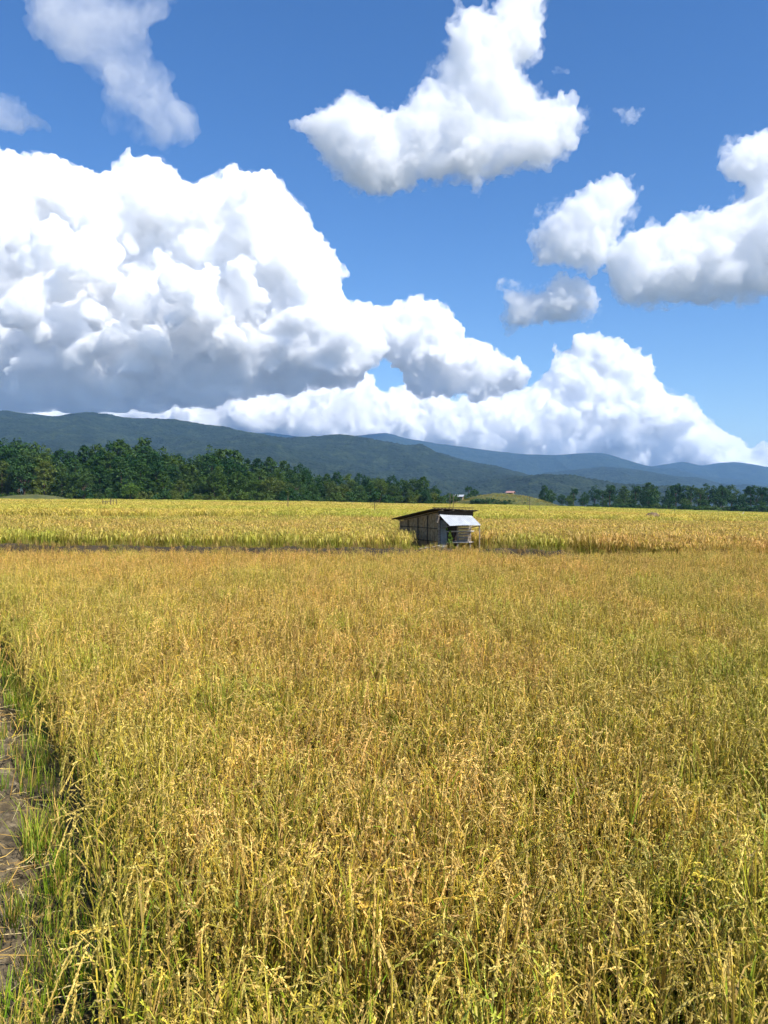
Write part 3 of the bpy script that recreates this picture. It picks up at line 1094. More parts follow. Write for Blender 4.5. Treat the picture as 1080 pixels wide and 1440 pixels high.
mz = mound('grassy_hill', 51, 338, 26, 26, 5.8, 'low grassy mound with terraced banks behind the hut', 3, 3)
mz2 = mound('grassy_hill', -106, 240, 15, 10, 2.1, 'low green grassy bank at the foot of the left wood', 8)

X = 51 + nr.uniform(-24, 24, 1500); Y = nr.uniform(314, 345, 1500)
ok = ((X - 51) / 25) ** 2 + ((Y - 338) / 26) ** 2 < .9
X, Y = X[ok], Y[ok]
P = np.array([[a, b, mz(a, b) - .4] for a, b in zip(X, Y)])
scatter('scrub', P, nr.uniform(0, 6.28, len(X)), np.stack([nr.uniform(2.5, 5, len(X))] * 2 + [nr.uniform(1.2, 2.6, len(X))], 1), nr.uniform(.7, 1., len(X)), dryw,
        'rough grass and scrub covering the mound behind the hut', 'grass', nr)
# ------------------------------------------------------------------ trees
def tree_proto(kind, seed):
    """returns (trunk mesh, crown mesh) for a tree of unit height 1, real crowns in metres by scale 16"""
    r = random.Random(seed)
    H = 16.0
    cl = []
    tb = MB()
    if kind == 'pine':
        lv = 11
        for i in range(lv):
            t_ = .1 + .87 * i / (lv - 1)
            Rr = 4.6 * (1 - t_) ** .55 * r.uniform(.8, 1.2) + .4
            k = max(2, int(3 + Rr * 1.7))
            a0 = r.uniform(0, 6.28)
            for j in range(k):
                a = a0 + 6.283 * j / k + r.gauss(0, .3)
                q = Rr * r.uniform(.55, 1.12)
                cl.append((Vector((math.cos(a) * q, math.sin(a) * q, t_ * H + r.gauss(0, .35))), r.uniform(1.0, 1.6) * (1.15 - t_ * .45), None))
        per, size = 42, .36
        lean = r.gauss(0, .25)
        tb.tube([(0, 0, -.6), (lean * .3, 0, H * .3), (lean, .1, H * .62), (lean * .6, 0, H * .93)], [.3, .24, .15, .04], 8, .05, r)
    elif kind == 'broad':
        n = 46
        for i in range(n):
            v = Vector((r.gauss(0, 1), r.gauss(0, 1), r.gauss(.15, 1))).normalized()
            q = r.uniform(.7, 1.05)
            lob = 1 + .25 * math.sin(v.x * 3 + seed) * math.cos(v.y * 4 + seed * 2)
            cl.append((Vector((v.x * 4.3 * q * lob, v.y * 4.3 * q * lob, H * .6 + v.z * H * .34 * q * lob)), r.uniform(1.0, 1.75), None))
        for i in range(8):
            cl.append((Vector((r.gauss(0, 2), r.gauss(0, 2), H * r.uniform(.35, .75))), 1.6, None))
        per, size = 46, .34
        tb.tube([(0, 0, -.6), (.1, .1, H * .25), (-.1, .1, H * .55)], [.38, .3, .18], 9, .06, r)
        for k in range(6):
            a = k * 1.05 + r.uniform(-.3, .3)
            tb.tube([(0, 0, H * r.uniform(.22, .4)), (math.cos(a) * 1.6, math.sin(a) * 1.6, H * .5), (math.cos(a) * 3.2, math.sin(a) * 3.2, H * .68)], [.17, .11, .04], 6)
    elif kind == 'tall':     # emergent: bare trunk, small round crown
        for i in range(20):
            v = Vector((r.gauss(0, 1), r.gauss(0, 1), r.gauss(.1, .8))).normalized()
            q = r.uniform(.5, 1.05)
            cl.append((Vector((v.x * 2.6 * q, v.y * 2.6 * q, H * .8 + v.z * 2.9 * q)), r.uniform(.7, 1.2), None))
        for i in range(6):
            cl.append((Vector((r.gauss(0, 1.1), r.gauss(0, 1.1), H * r.uniform(.35, .6))), .8, None))
        per, size = 46, .3
        tb.tube([(0, 0, -.6), (.2, 0, H * .4), (0, 0, H * .8)], [.26, .2, .12], 8, .05, r)
        for k in range(4):
            a = k * 1.6
            tb.tube([(.1, 0, H * .6), (math.cos(a) * 1.6, math.sin(a) * 1.6, H * .78)], [.1, .03], 6)
    else:                     # bush: H is 16 too but broad to the ground
        for i in range(26):
            v = Vector((r.gauss(0, 1), r.gauss(0, 1), abs(r.gauss(.2, .9)))).normalized()
            q = r.uniform(.6, 1.05)
            cl.append((Vector((v.x * 8.5 * q, v.y * 8.5 * q, 1.2 + v.z * 12.5 * q)), r.uniform(2.2, 4.0), None))
        per, size = 60, .95
        for k in range(5):
            a = k * 1.26
            tb.tube([(0, 0, -1), (math.cos(a) * 2.4, math.sin(a) * 2.4, 5.5), (math.cos(a) * 4, math.sin(a) * 4, 10)], [.5, .3, .1], 6)
    V, Fc = leaf_cloud(r, cl, per, size)
    return tb, V, Fc


PROTO = {}
for kind, nvar in (('pine', 5), ('broad', 5), ('tall', 3), ('bush', 4)):
    for i in range(nvar):
        tb, V, Fc = tree_proto(kind, 100 + i * 7 + len(kind))
        PROTO[kind, i] = (new_mesh('trunk', tb.V, tb.F, M['trunk'], True), {m_: new_mesh('crown', V, Fc, M[m_]) for m_ in ('pine', 'broad', 'olive', 'bright')})
NV = dict(pine=5, broad=5, tall=3, bush=4)
TREES = []
trn = random.Random(77)


def tree(px, ytop, Y, kind, mat, zone, wmul=1.0, group=None):
    top = at(px, ytop, Y)
    z0 = gz(top.x, Y)
    hh = max(1.2, (top.z - z0) / .97)
    s = hh / 16
    if kind == 'bush': s = hh / 15.5
    var = trn.randrange(NV[kind])
    nm = {'pine': 'pine_tree', 'broad': 'broadleaf_tree', 'tall': 'slender_tree', 'bush': 'bush'}[kind]
    o = empty(nm, (top.x, Y, z0), trn.uniform(0, 6.28))
    sw = s * wmul * trn.uniform(.9, 1.15)
    o.scale = (sw, sw, s)
    tm, cm = PROTO[kind, var]
    link('trunk', tm, o); link('crown' if kind != 'bush' else 'foliage', cm[mat], o)
    TREES.append([o, px, Y, hh, kind, mat, zone, group])
    return o


# left wood: skyline rows by source pixel
SX = [-120, -60, 0, 30, 45, 60, 85, 105, 125, 150, 190, 235, 250, 275, 300, 330, 345, 380, 400, 430, 445, 480, 520, 560, 600, 618, 640]
SY = [625, 618, 622, 618, 628, 624, 632, 634, 628, 624, 622, 628, 642, 640, 632, 632, 642, 641, 646, 654, 668, 664, 668, 670, 672, 684, 694]


def sky_y(px): return float(np.interp(px, SX, SY))


px = -110
while px < 438:        # back row, the tallest
    y = sky_y(px) + trn.uniform(-1, 7)
    tree(px, y, 292 + trn.uniform(-8, 8), 'pine' if trn.random() < .55 else 'broad', trn.choice(['pine', 'pine', 'broad']), 'back', 1.0)
    px += trn.uniform(13, 21)
px = -105
while px < 440:        # middle row
    y = sky_y(px) + trn.uniform(9, 20)
    kd = 'pine' if trn.random() < .5 else 'broad'
    tree(px, y, 274 + trn.uniform(-6, 6), kd, trn.choice(['pine', 'pine', 'broad']), 'middle', 1.05)
    px += trn.uniform(19, 29)
px = -100
while px < 445:        # front row, lower
    y = sky_y(px) + trn.uniform(22, 40)
    kd = 'broad' if trn.random() < .7 else 'pine'
    tree(px, y, 258 + trn.uniform(-5, 5), kd, trn.choice(['broad', 'olive', 'pine', 'broad']), 'front', 1.3)
    px += trn.uniform(20, 32)
px = -100
while px < 450:        # bushes at the wood's edge
    if not (20 < px < 92):
        tree(px, 701 - trn.uniform(7, 15), 249 + trn.uniform(-3, 3), 'bush', trn.choice(['broad', 'olive', 'pine']), 'edge', 1.0)
    px += trn.uniform(11, 19)
tree(183, 678, 247, 'broad', 'bright', 'edge', 1.2)
# lower wood towards the hut
for (a, b, dy0, dy1, Y0, zone, kinds, mats, st) in (
        (446, 618, 0, 4, 330, 'low back', ('broad', 'pine'), ('pine', 'broad'), (12, 18)),
        (450, 600, 8, 17, 305, 'low middle', ('broad', 'broad', 'pine'), ('broad', 'olive', 'pine'), (15, 24))):
    px = a
    while px < b:
        tree(px, sky_y(px) + trn.uniform(dy0, dy1), Y0 + trn.uniform(-6, 6), trn.choice(kinds), trn.choice(mats), zone, 1.1)
        px += trn.uniform(*st)
px = 436
while px < 552:
    tree(px, 706 - trn.uniform(8, 18), 280 + trn.uniform(-4, 4), 'bush', trn.choice(['broad', 'olive', 'broad', 'pine']), 'low edge', 1.0)
    px += trn.uniform(9, 15)
while px < 632:
    tree(px, 703 - trn.uniform(5, 12), 305 + trn.uniform(-4, 4), 'bush', trn.choice(['broad', 'olive']), 'low edge', .9)
    px += trn.uniform(9, 14)
# between the woods, beyond the mound
for px, y, kd, mt in ((659, 684, 'tall', 'pine'), (667, 687, 'broad', 'pine'), (661, 697, 'bush', 'broad'), (672, 695, 'bush', 'pine'), (650, 694, 'bush', 'pine'),
                      (640, 695, 'bush', 'broad'), (632, 693, 'broad', 'broad')):
    tree(px, y, 345 + trn.uniform(-8, 8), kd, mt, 'gap', 1.0)
for px, y in ((670, 698), (677, 698.5), (684, 699), (692, 699.5), (699, 700), (706, 700.5), (713, 701), (720, 701.5), (728, 702.5), (736, 703.5), (744, 705)):
    tree(px, y + 1.5, 320 + trn.uniform(-3, 2), 'bush', 'pine', 'mound', 1.3)
# right treeline
px = 742
while px < 1150:
    base = np.interp(px, [742, 800, 900, 1000, 1080, 1150], [694, 690, 686, 686, 688, 688])
    tree(px, base + trn.uniform(-5, 6), 425 + trn.uniform(-12, 12), 'broad', trn.choice(['pine', 'pine', 'broad']), 'right back', 1.1)
    px += trn.uniform(12, 21)
for px, y in ((766, 685), (807, 686), (858, 681), (878, 686), (894, 682), (912, 681), (950, 681), (972, 683), (985, 686), (1016, 684), (1056, 682), (1072, 684), (848, 690)):
    tree(px, y, 400 + trn.uniform(-8, 8), 'tall' if trn.random() < .65 else 'pine', 'pine', 'right tall', 1.25)
px = 770
while px < 1150:
    base = np.interp(px, [742, 800, 900, 1000, 1080, 1150], [702, 698, 697, 698, 698, 699])
    tree(px, base + trn.uniform(-4, 6), 390 + trn.uniform(-6, 6), 'broad', trn.choice(['pine', 'broad']), 'right front', 1.5)
    px += trn.uniform(17, 32)
px = 790
while px < 1150:
    b_ = np.interp(px, [742, 800, 1080, 1150], [706, 710, 713, 714])
    tree(px, b_ - trn.uniform(0, 5), 380 + trn.uniform(-4, 4), 'bush', trn.choice(['broad', 'pine', 'pine', 'broad']), 'right edge', 1.4)
    px += trn.uniform(9, 15)

# labels: each tree is singled out by its look and its place in its row
ORD = ['first', 'second', 'third', 'fourth', 'fifth', 'sixth', 'seventh', 'eighth', 'ninth', 'tenth', 'eleventh', 'twelfth', 'thirteenth', 'fourteenth',
       'fifteenth', 'sixteenth', 'seventeenth', 'eighteenth', 'nineteenth', 'twentieth', 'twenty-first', 'twenty-second', 'twenty-third', 'twenty-fourth',
       'twenty-fifth', 'twenty-sixth', 'twenty-seventh', 'twenty-eighth', 'twenty-ninth', 'thirtieth', 'thirty-first', 'thirty-second', 'thirty-third',
       'thirty-fourth', 'thirty-fifth', 'thirty-sixth', 'thirty-seventh', 'thirty-eighth', 'thirty-ninth', 'fortieth']
LOOK = {'pine': 'dark green', 'broad': 'mid-green', 'olive': 'yellowish olive', 'bright': 'bright green'}
KN = {'pine': 'pine', 'broad': 'round-crowned tree', 'tall': 'slender tree', 'bush': 'bush'}
ZN = {'back': 'along the skyline of the big wood', 'middle': 'in the middle of the big wood', 'front': 'at the front of the big wood',
      'edge': 'at the foot of the big wood', 'low back': 'topping the low wood', 'low middle': 'inside the low wood',
      'low edge': 'at the foot of the low wood', 'gap': 'between the low wood and the mound', 'mound': 'on the dark bank of the mound',
      'right back': 'in the back of the far treeline', 'right tall': 'rising above the far treeline', 'right front': 'in the front of the far treeline',
      'right edge': 'at the foot of the far treeline'}
GN = {'back': 'trees of the big wood', 'middle': 'trees of the big wood', 'front': 'trees of the big wood', 'edge': 'bushes at the foot of the big wood',
      'low back': 'trees of the low wood', 'low middle': 'trees of the low wood', 'low edge': 'bushes at the foot of the low wood', 'gap': 'trees between the woods',
      'mound': 'bushes on the mound', 'right back': 'trees of the far treeline', 'right tall': 'trees of the far treeline', 'right front': 'trees of the far treeline',
      'right edge': 'bushes at the foot of the far treeline'}
fam = {}
for T_ in TREES:
    if -8 < T_[1] < 1088:
        fam.setdefault((T_[6], T_[4], T_[5]), []).append(T_)
for T_ in TREES:
    o, px, Y, hh, kind, mt, zone, _ = T_
    base = '%s %s' % (LOOK[mt], KN[kind])
    k = (zone, kind, mt)
    if T_ in fam.get(k, []):
        lst = sorted(fam[k], key=lambda q: q[1])
        lab = '%s %s' % (base, ZN[zone]) if len(lst) == 1 else '%s %s, %s from the left' % (base, ZN[zone], ORD[lst.index(T_)])
    else:
        side = 'left' if px < 0 else 'right'
        lab = '%s %s, beyond the photo\'s %s edge' % (base, ZN[zone], side)
    tag(o, lab, 'bush' if kind == 'bush' else 'tree', GN[zone])
print('trees', len(TREES))


# ------------------------------------------------------------------ far houses
def small_house(name, px, py, Y, w_, d_, h_, wallm, roofm, label, rz, z=None):
    c = at(px, py, Y)
    g0 = z if z is not None else gz(c.x, Y)
    o = empty(name, (c.x, Y, g0), rz)
    tag(o, label, 'house')
    mb = MB(); mb.box(-w_ / 2, w_ / 2, -d_ / 2, d_ / 2, -.3, h_); wl = mb.build('wall', wallm, o)
    mb = MB(); mb.box(-.45, .45, -d_ / 2 - .03, -d_ / 2 - .003, 0, min(2, h_ * .8)); mb.build('door', M['dark'], o)
    for x in (-w_ * .32, w_ * .32):
        mb = MB(); mb.box(x - .4, x + .4, -d_ / 2 - .03, -d_ / 2 - .003, h_ * .4, h_ * .75); mb.build('window', M['dark'], o)
    mb = MB()
    e = .5; rh = w_ * .22
    # gable roof, ridge along x
    n = len(mb.V)
    for (ya, za, yb, zb) in ((-d_ / 2 - e, h_ - .15, 0, h_ + rh), (d_ / 2 + e, h_ - .15, 0, h_ + rh)):
        mb.hexa([(-w_ / 2 - e, ya, za), (w_ / 2 + e, ya, za), (w_ / 2 + e, yb, zb), (-w_ / 2 - e, yb, zb),
                 (-w_ / 2 - e, ya, za + .1), (w_ / 2 + e, ya, za + .1), (w_ / 2 + e, yb, zb + .1), (-w_ / 2 - e, yb, zb + .1)])
    mb.build('roof', roofm, o)
    # gable infill
    mb = MB()
    for x in (-w_ / 2, w_ / 2 - .1):
        n = len(mb.V)
        mb.V += [(x, -d_ / 2, h_), (x, d_ / 2, h_), (x, 0, h_ + rh - .05), (x + .1, -d_ / 2, h_), (x + .1, d_ / 2, h_), (x + .1, 0, h_ + rh - .05)]
        mb.F += [(n, n + 1, n + 2), (n + 3, n + 5, n + 4), (n, n + 2, n + 5, n + 3), (n + 1, n + 4, n + 5, n + 2)]
    mb.build('gable', wallm, wl)


M['clay'] = noisy('clay_wall', [(.3, (.2, .14, .09)), (.7, (.38, .29, .2))], 1.5, 5, .9, .3)
M['pink'] = noisy('faded_red_roofing', [(.3, (.3, .14, .11)), (.7, (.5, .3, .26))], 1.5, 5, .6, .3)
small_house('farm_house', 646, 697, 342, 3.2, 2.8, 1.3, M['clay'], M['tin'], 'far farm house with a pale tin roof among bushes above the hut', R(-18), z=at(645, 702.5, 342).z)
c = at(718, 692, 340)
small_house('mound_hut', 718, 692, 340, 2.6, 2.2, .7, M['clay'], M['pink'], 'tiny hut with a faded red roof on top of the grassy mound', R(-25), z=mz(c.x, 340) - .1)


# ------------------------------------------------------------------ mountains
def ridge(name, pts, D, front, back, foot, ncol, nrow, seed, spur, bump, label, bl=9.0):
    """crest follows (px,row) at distance D; slopes down to the front and behind"""
    pxs = np.linspace(pts[0][0], pts[-1][0], ncol)
    py_ = np.interp(pxs, [p[0] for p in pts], [p[1] for p in pts])
    k = max(3, ncol // 60)
    ker = np.ones(k) / k
    py_ = np.convolve(np.pad(py_, k, mode='edge'), ker, mode='same')[k:-k]
    cr = np.array([at(a, b, D)[:] for a, b in zip(pxs, py_)])
    hx = cr[:, 0] / D                    # direction
    hz = cr[:, 2]
    tt = np.concatenate([np.linspace(-1, 0, int(nrow * .8)), np.linspace(0, 1, int(nrow * .2) + 1)[1:]])
    Tm, HX = np.meshgrid(tt, hx, indexing='ij')
    HZ = np.broadcast_to(hz, Tm.shape)
    wob = 1 + .12 * fbm2(HX * 6, Tm * 0 + seed, 3, seed)
    Y = D + np.where(Tm < 0, Tm * front * wob, Tm * back)
    X = HX * D * (1 + (Y / D - 1) * .75)
    prof = np.where(Tm < 0, 1 - (np.abs(Tm)) ** 1.05, 1 - Tm ** 1.3)
    Z = foot + (HZ - foot) * prof
    sc = front / 3.2
    rid = 1 - 2.0 * np.abs(vn2(X / sc, Y / sc * .6, seed + 1))
    rid2 = 1 - 2.0 * np.abs(vn2(X / sc * 2.4, Y / sc * 1.5, seed + 2))
    env = np.clip(np.abs(Tm) * 5, 0, 1) * np.clip((1 - np.abs(Tm)) * 5, 0, 1)
    Z = Z + (rid * .65 + rid2 * .35 - .35) * spur * env
    Z = Z + fbm2(X / 90, Y / 90, 3, seed + 5) * spur * .06 - bump * .6
    tr = np.abs(vn2(X / bl, Y / bl, seed + 7)) * 1.3 + .5 * vn2(X / (bl * 2.3), Y / (bl * 2.3), seed + 9)
    Z = Z + tr * bump * np.clip((1 - np.abs(Tm)) * 10, 0, 1)
    V = np.stack([X.ravel(), Y.ravel(), Z.ravel()], 1)
    nx, ny = Z.shape[1], Z.shape[0]
    i = np.arange(nx - 1)[None, :] + nx * np.arange(ny - 1)[:, None]
    Fc = np.stack([i, i + 1, i + 1 + nx, i + nx], -1).reshape(-1, 4)
    o = link(name, new_mesh(name, V, Fc, M['forest'], True))
    tag(o, label, 'mountain', kind='structure')
    return o


ridge('forested_mountain', [(-420, 602), (-250, 599), (-100, 592), (0, 588), (60, 585), (110, 588), (180, 592), (220, 594), (260, 600), (300, 606), (350, 613), (400, 618), (450, 622),
                            (520, 626), (560, 631), (620, 642), (680, 652), (720, 664), (760, 677), (800, 688), (840, 698), (900, 706)],
      3200, 1700, 900, -2, 1100, 330, 200, 85, 7, 'long dark forested mountain slope rising behind the big wood', 10)
ridge('forested_mountain', [(620, 706), (680, 690), (720, 678), (760, 667), (800, 661), (850, 655.5), (900, 661), (960, 672), (1020, 682), (1060, 686), (1120, 680), (1250, 670), (1400, 680)],
      4700, 1500, 900, -2, 620, 180, 230, 50, 6, 'low forested hill in front of the blue range behind the far treeline', 11)
ridge('forested_mountain', [(150, 612), (260, 600), (310, 603), (345, 611), (375, 607), (400, 611), (440, 616), (490, 614), (520, 610), (545, 608), (570, 616), (620, 624), (680, 632), (740, 639), (780, 640), (820, 637),
                            (850, 637), (880, 646), (910, 655), (1000, 672), (1100, 690)],
      7000, 2000, 900, -2, 900, 150, 260, 90, 8, 'pale blue mountain range with a rounded summit behind the dark slope', 16)
ridge('forested_mountain', [(700, 690), (780, 668), (850, 660), (900, 658), (935, 653), (962, 649), (985, 655), (1010, 651), (1035, 649), (1060, 653), (1085, 657), (1150, 650), (1300, 640), (1500, 655)],
      8200, 1800, 900, -2, 700, 130, 290, 90, 8, 'palest blue peaks behind the low hill, under the far cloud bank', 18)

# ------------------------------------------------------------------ haze
mh = bpy.data.materials.new('haze_air'); mh.use_nodes = True
t_ = mh.node_tree; t_.nodes.clear()
o_ = t_.nodes.new('ShaderNodeOutputMaterial')
pv = t_.nodes.new('ShaderNodeVolumePrincipled')
pv.inputs['Density'].default_value = 8e-5
pv.inputs['Color'].default_value = (.3, .58, 1, 1)
t_.links.new(pv.outputs[0], o_.inputs['Volume'])
mb = MB(); mb.box(-9500, 9500, -60, 9600, -9, 760)
hz_ = mb.build('haze', mh)
tag(hz_, 'thin blue haze over the valley', 'haze', kind='stuff')


# ------------------------------------------------------------------ clouds: real bodies of scattering mist
bm = bmesh.new(); bmesh.ops.create_icosphere(bm, subdivisions=3, radius=1)
SV = np.array([v.co[:] for v in bm.verts]); SF = np.array([[v.index for v in f.verts] for f in bm.faces]); bm.free()


def inside(poly, x, y):
    c = False
    j = len(poly) - 1
    for i in range(len(poly)):
        xi, yi = poly[i]; xj, yj = poly[j]
        if (yi > y) != (yj > y) and x < (xj - xi) * (y - yi) / (yj - yi) + xi: c = not c
        j = i
    return c


def edge_dist(poly, x, y):
    P = np.array(poly, float); Q = np.roll(P, -1, 0)
    d = Q - P
    t = np.clip(((x - P[:, 0]) * d[:, 0] + (y - P[:, 1]) * d[:, 1]) / (d ** 2).sum(1), 0, 1)
    c = P + d * t[:, None]
    return float(np.sqrt(((c - [x, y]) ** 2).sum(1).min()))


def fill(poly, rnd, rmin, rmax, n=4000, cover=.62):
    """circles inside the outline, biggest first"""
    P = np.array(poly)
    x0, y0 = P.min(0); x1, y1 = P.max(0)
    cand = []
    for _ in range(n):
        x, y = rnd.uniform(x0, x1), rnd.uniform(y0, y1)
        if inside(poly, x, y):
            d = edge_dist(poly, x, y)
            if d > rmin: cand.append((min(d, rmax * rnd.uniform(.6, 1)), x, y))
    cand.sort(reverse=True)
    out = []
    for d, x, y in cand:
        if all((x - a) ** 2 + (y - b) ** 2 > (cover * max(r, d)) ** 2 for r, a, b in out):
            out.append((d, x, y))
    return out


def cloud(name, poly, D, voxel, mat, label, seed=0, parent=None, grow=0, base=None, fvox=.62, rmin=9, rmax=90, depth=1.0, kids=7, kid=(.28, .45), amp=1.0, fine=1.0, shrink=.84, up=.3, fronts=1, ndet=1.0, group='clouds'):
    rnd = random.Random(seed)
    k = D / F
    circ = fill(poly, rnd, rmin, rmax)
    sph = []
    big_r = max(c_[0] for c_ in circ)
    for d, x, y in circ:
        r = (d + grow) * shrink
        if r < rmin * .5: continue
        th = math.sqrt(max(0, big_r - d) * big_r) * 0 + depth * (edge_dist(poly, x, y)) * 1.1
        for q in range(1 + fronts):
            off = 0 if q == 0 else rnd.uniform(-1, .3) * th
            rr_ = r if q == 0 else r * rnd.uniform(.3, .6)
            p = at(x, y, D)
            p = p * ((D + off * k) / D)
            sph.append((p, rr_ * k, 0))
    cur = list(sph)
    for lv in range(2):
        nxt = []
        for p, R_, _ in cur:
            for i in range(kids if lv == 0 else max(3, kids - 2)):
                v = Vector((rnd.gauss(0, 1), rnd.gauss(-.35, 1), rnd.gauss(up, 1))).normalized()
                if v.z < -.45: continue
                nxt.append((p + v * R_ * (rnd.uniform(.68, .92) if lv == 0 else rnd.uniform(.85, 1.02)), R_ * rnd.uniform(*kid), lv + 1))
        sph += nxt
        cur = nxt
    Vs, Fs, n = [], [], 0
    for p, R_, _ in sph:
        if R_ < voxel * .9: continue
        Vs.append(SV * R_ + np.array(p[:])); Fs.append(SF + n); n += len(SV)
    V = np.concatenate(Vs); Fc = np.concatenate(Fs)
    c0 = at(sum(c_[1] for c_ in circ) / len(circ), sum(c_[2] for c_ in circ) / len(circ), D)
    V = V - np.array(c0[:])
    ob = link(name, new_mesh(name, V, Fc))
    px_ = D / F      # metres per source pixel

    def remesh(vx, it=1):
        m_ = ob.modifiers.new('r', 'REMESH'); m_.mode = 'VOXEL'; m_.voxel_size = vx
        if it:
            m2 = ob.modifiers.new('s', 'SMOOTH'); m2.factor = .5; m2.iterations = it
        dg = bpy.context.evaluated_depsgraph_get(); dg.update()
        q = bpy.data.meshes.new_from_object(ob.evaluated_get(dg))
        ob.modifiers.clear(); ob.data = q
        P = np.empty(len(q.vertices) * 3); q.vertices.foreach_get('co', P)
        return q, P.reshape(-1, 3)

    def push(q, P, lam, a_, s_):
        q.vertices.foreach_set('co', P.ravel()); q.update()
        n_ = np.empty(len(P) * 3); q.vertices.foreach_get('normal', n_)
        return P + n_.reshape(-1, 3) * ((billow(P / (lam * px_), 2, seed + s_) - .5) * a_ * px_ * amp)[:, None]
    me2, P = remesh(voxel * 1.3, 2)
    P = P + np.stack([vnoise(P / (60 * px_) + i * 9.1, seed + 40 + i) for i in range(3)], 1) * 22 * px_ * amp
    P = push(me2, P, 38, 7, 0)
    me2.vertices.foreach_set('co', P.ravel()); me2.update()
    me2, P = remesh(voxel * .8)
    P = push(me2, P, 17, 10 * ndet, 7)
    me2.vertices.foreach_set('co', P.ravel()); me2.update()
    me2, P = remesh(voxel * fvox, 0)
    P = push(me2, P, 9.5, 7 * ndet * fine, 8)
    if base:
        zb = at(540, base, D).z - c0.z
        zz = P[:, 2]
        wob = 26 * fbm2(P[:, 0] / 900, P[:, 1] / 900, 3, seed)
        P[:, 2] = np.where(zz < zb + wob, zb + wob - (zb + wob - zz) * .12, zz)
    me2.vertices.foreach_set('co', P.ravel()); me2.update()
    me2, P = remesh(voxel * fvox, 0)
    P = push(me2, P, 5.2, 4 * ndet * fine, 9)
    me2.vertices.foreach_set('co', P.ravel()); me2.update()
    me2, P = remesh(voxel * fvox * .95, 0)
    me2.name = name
    N = len(P)
    me2.polygons.foreach_set('use_smooth', [True] * len(me2.polygons))
    me2.materials.clear(); me2.materials.append(mat)
    ob.location = c0
    if parent:
        ob.parent = parent; ob.location = c0 - parent.location
    else: tag(ob, label, 'cloud', group)
    print(name, len(circ), len(sph), N, round(time.time() - T0, 1))
    return ob


thick = vol_material('thick_cloud', 1 / 26, 360, .4, .6, 9, 6, .7, dmin=.06)
CA = [(-190, 230), (-120, 190), (-60, 205), (0, 200), (22, 210), (60, 203), (95, 222), (140, 243), (150, 213), (175, 214), (205, 226), (240, 228), (268, 250), (298, 246), (325, 226), (360, 230), (400, 252), (425, 285),
      (455, 318), (463, 345), (484, 380), (484, 415), (520, 425), (548, 470), (545, 510), (505, 545), (440, 552), (370, 560), (330, 566), (250, 580), (180, 592), (60, 588), (-80, 590), (-190, 590)]
CLA = cloud('cumulus_cloud', CA, 10500, 28, thick, 'huge bright cumulus cloud with a dark flat base over the left mountain slope', 1, rmin=9, rmax=58, fronts=3, base=584)
CB = [(490, 432), (510, 422), (528, 428), (548, 410), (570, 416), (592, 405), (602, 418), (630, 420), (640, 440), (648, 470), (676, 474), (700, 492), (738, 508), (752, 535), (740, 560), (680, 566), (600, 560), (560, 520), (520, 500)]
CLB = cloud('cumulus_cloud', CB, 11200, 24, thick, 'lumpy white cloud joining the huge cumulus to the far cloud bank', 2, rmin=7, rmax=38, fronts=2)
CC = [(768, 486), (785, 481), (800, 500), (812, 462), (830, 456), (850, 464), (866, 456), (876, 480), (898, 488), (915, 502), (922, 516), (940, 528), (944, 548), (965, 560), (985, 576), (1005, 588), (1020, 602), (1045, 612), (1075, 620),
      (1120, 622), (1200, 640), (1200, 690), (1060, 700), (900, 690), (740, 680), (560, 660), (400, 640), (-200, 628), (-200, 556), (75, 552), (180, 552), (250, 545), (300, 542), (350, 538), (400, 540), (455, 528), (490, 516), (525, 516), (545, 552), (570, 536), (592, 532), (612, 552),
      (650, 550), (700, 545), (740, 540), (775, 520)]
CLC = cloud('cumulus_cloud', CC, 13500, 32, thick, 'far white cloud bank lying along the blue range, towering above its middle', 13, rmin=7, rmax=42, fronts=3)
soft = vol_material('soft_cloud', 1 / 90, 230, .44, .6, 1, 6, .68)
core_m = vol_material('cloud_core', 1 / 60, 260, .3, .52, 3, 6, .65)


edge_m = vol_material('edge_mist', 1 / 130, 330, .46, .62, 5, 7, .7)
cloud('mist', CA, 10500, 44, edge_m, None, 1, parent=CLA, grow=2.5, rmin=9, rmax=58, fronts=1, base=584, fvox=.9)
cloud('mist', CB, 11200, 40, edge_m, None, 2, parent=CLB, grow=2.5, rmin=7, rmax=38, fronts=1)
cloud('mist', CC, 13500, 50, edge_m, None, 13, parent=CLC, grow=2.5, rmin=7, rmax=42, fronts=1)


def soft_pair(name, poly, D, voxel, mat, label, seed, gr_=4.5, **kw):
    o = cloud(name, poly, D, voxel, mat, label, seed, grow=gr_, **kw)
    kw2 = dict(kw)
    cloud('core', poly, D, voxel, core_m, None, seed + 50, parent=o, grow=gr_ - 7, **kw2)
    return o


C3 = [(418, 178), (430, 160), (470, 150), (500, 132), (520, 150), (570, 150), (590, 120), (625, 85), (630, 40), (655, 8), (680, 10), (700, 22), (710, -30), (765, -30), (768, 30), (765, 80), (740, 95), (760, 130), (800, 140), (835, 175), (815, 215), (760, 235), (690, 250),
      (672, 272), (640, 258), (580, 268), (530, 290), (500, 270), (445, 240), (435, 205)]
soft_pair('cumulus_cloud', C3, 5600, 15, soft, 'ragged white cloud with a tall horn, alone in the upper middle of the sky', 4, rmin=8, rmax=36, fronts=1, amp=1.3)
C4 = [(30, -60), (260, -60), (250, 10), (240, 42), (210, 40), (215, 75), (245, 110), (262, 150), (285, 175), (262, 205), (200, 210), (150, 190), (135, 140), (120, 100), (60, 80), (30, 40)]
thin = vol_material('thin_cloud', 1 / 240, 420, .38, .66, 4, 7, .68)
cloud('thin_cloud', C4, 4800, 16, thin, 'grey translucent cloud trailing down from the top left corner', 5, rmin=12, rmax=60, fronts=0, amp=1.5, depth=.7, fine=.4)
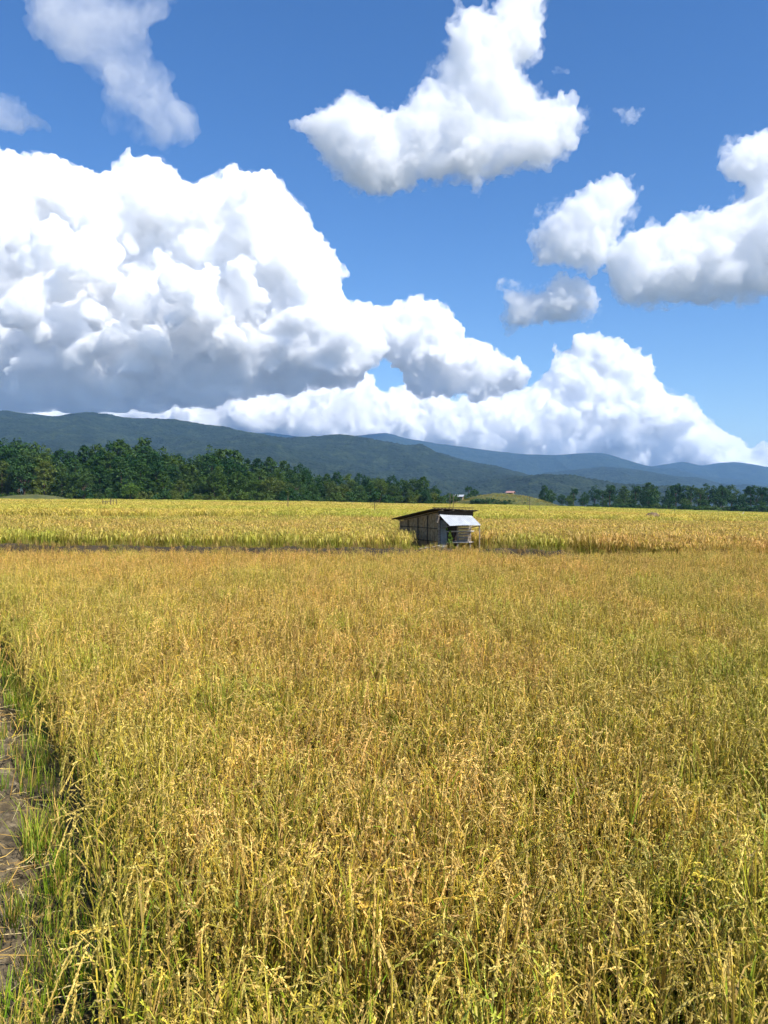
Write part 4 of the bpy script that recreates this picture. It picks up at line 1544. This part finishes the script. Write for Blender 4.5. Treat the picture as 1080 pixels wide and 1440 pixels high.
C5 = [(-40, 120), (10, 130), (45, 150), (75, 180), (70, 200), (20, 190), (-40, 195)]
cloud('thin_cloud', C5, 5200, 14, vol_material('wisp_cloud', 1 / 260, 300, .36, .6, 6, 6, .65), 'small thin grey cloud at the left edge above the huge cumulus', 6, rmin=6, rmax=40, fronts=0, amp=1.3, fine=.4)
D1 = [(740, 325), (765, 300), (800, 275), (835, 252), (860, 248), (905, 265), (895, 300), (870, 330), (850, 360), (830, 388), (790, 380), (748, 375), (755, 350)]
soft_pair('cumulus_cloud', D1, 6800, 15, soft, 'soft leaning white cloud between the horned cloud and the far bank', 7, rmin=7, rmax=34, amp=1.1, gr_=6.5)
D2 = [(696, 392), (725, 400), (745, 412), (770, 400), (785, 386), (820, 395), (845, 425), (835, 447), (790, 455), (712, 460), (712, 425)]
soft_pair('cumulus_cloud', D2, 7000, 15, soft, 'small ragged white cloud just under the soft leaning cloud', 8, rmin=5, rmax=26, amp=.9, gr_=10)
D3 = [(858, 345), (880, 332), (915, 318), (950, 305), (1000, 292), (1004, 280), (1025, 282), (1050, 262), (1005, 235), (1020, 205), (1050, 190), (1090, 178), (1160, 190), (1220, 260), (1210, 400), (1130, 420), (1050, 425), (1010, 430), (960, 425), (900, 440), (858, 420), (850, 380)]
soft_pair('cumulus_cloud', D3, 6500, 17, soft, 'broad white cloud with a grey underside running out of the right edge', 9, rmin=8, rmax=42, fronts=2, amp=1.2, gr_=5.5)
D6 = [(858, 152), (885, 150), (905, 158), (902, 172), (880, 182), (865, 172)]
wisp = vol_material('faint_cloud', 1 / 110, 200, .36, .6, 2, 6, .65)
cloud('thin_cloud', D6, 6000, 10, wisp, 'tiny soft puff of cloud right of the horned cloud', 10, rmin=3, rmax=14, amp=.9, fronts=0)
D7 = [(772, 92), (795, 90), (806, 98), (790, 106), (776, 102)]
cloud('thin_cloud', D7, 5600, 8, wisp, 'tiniest wisp of cloud beside the horned cloud\'s neck', 11, rmin=2, rmax=8, amp=.6, fronts=0)
print('script', round(time.time() - T0, 1))
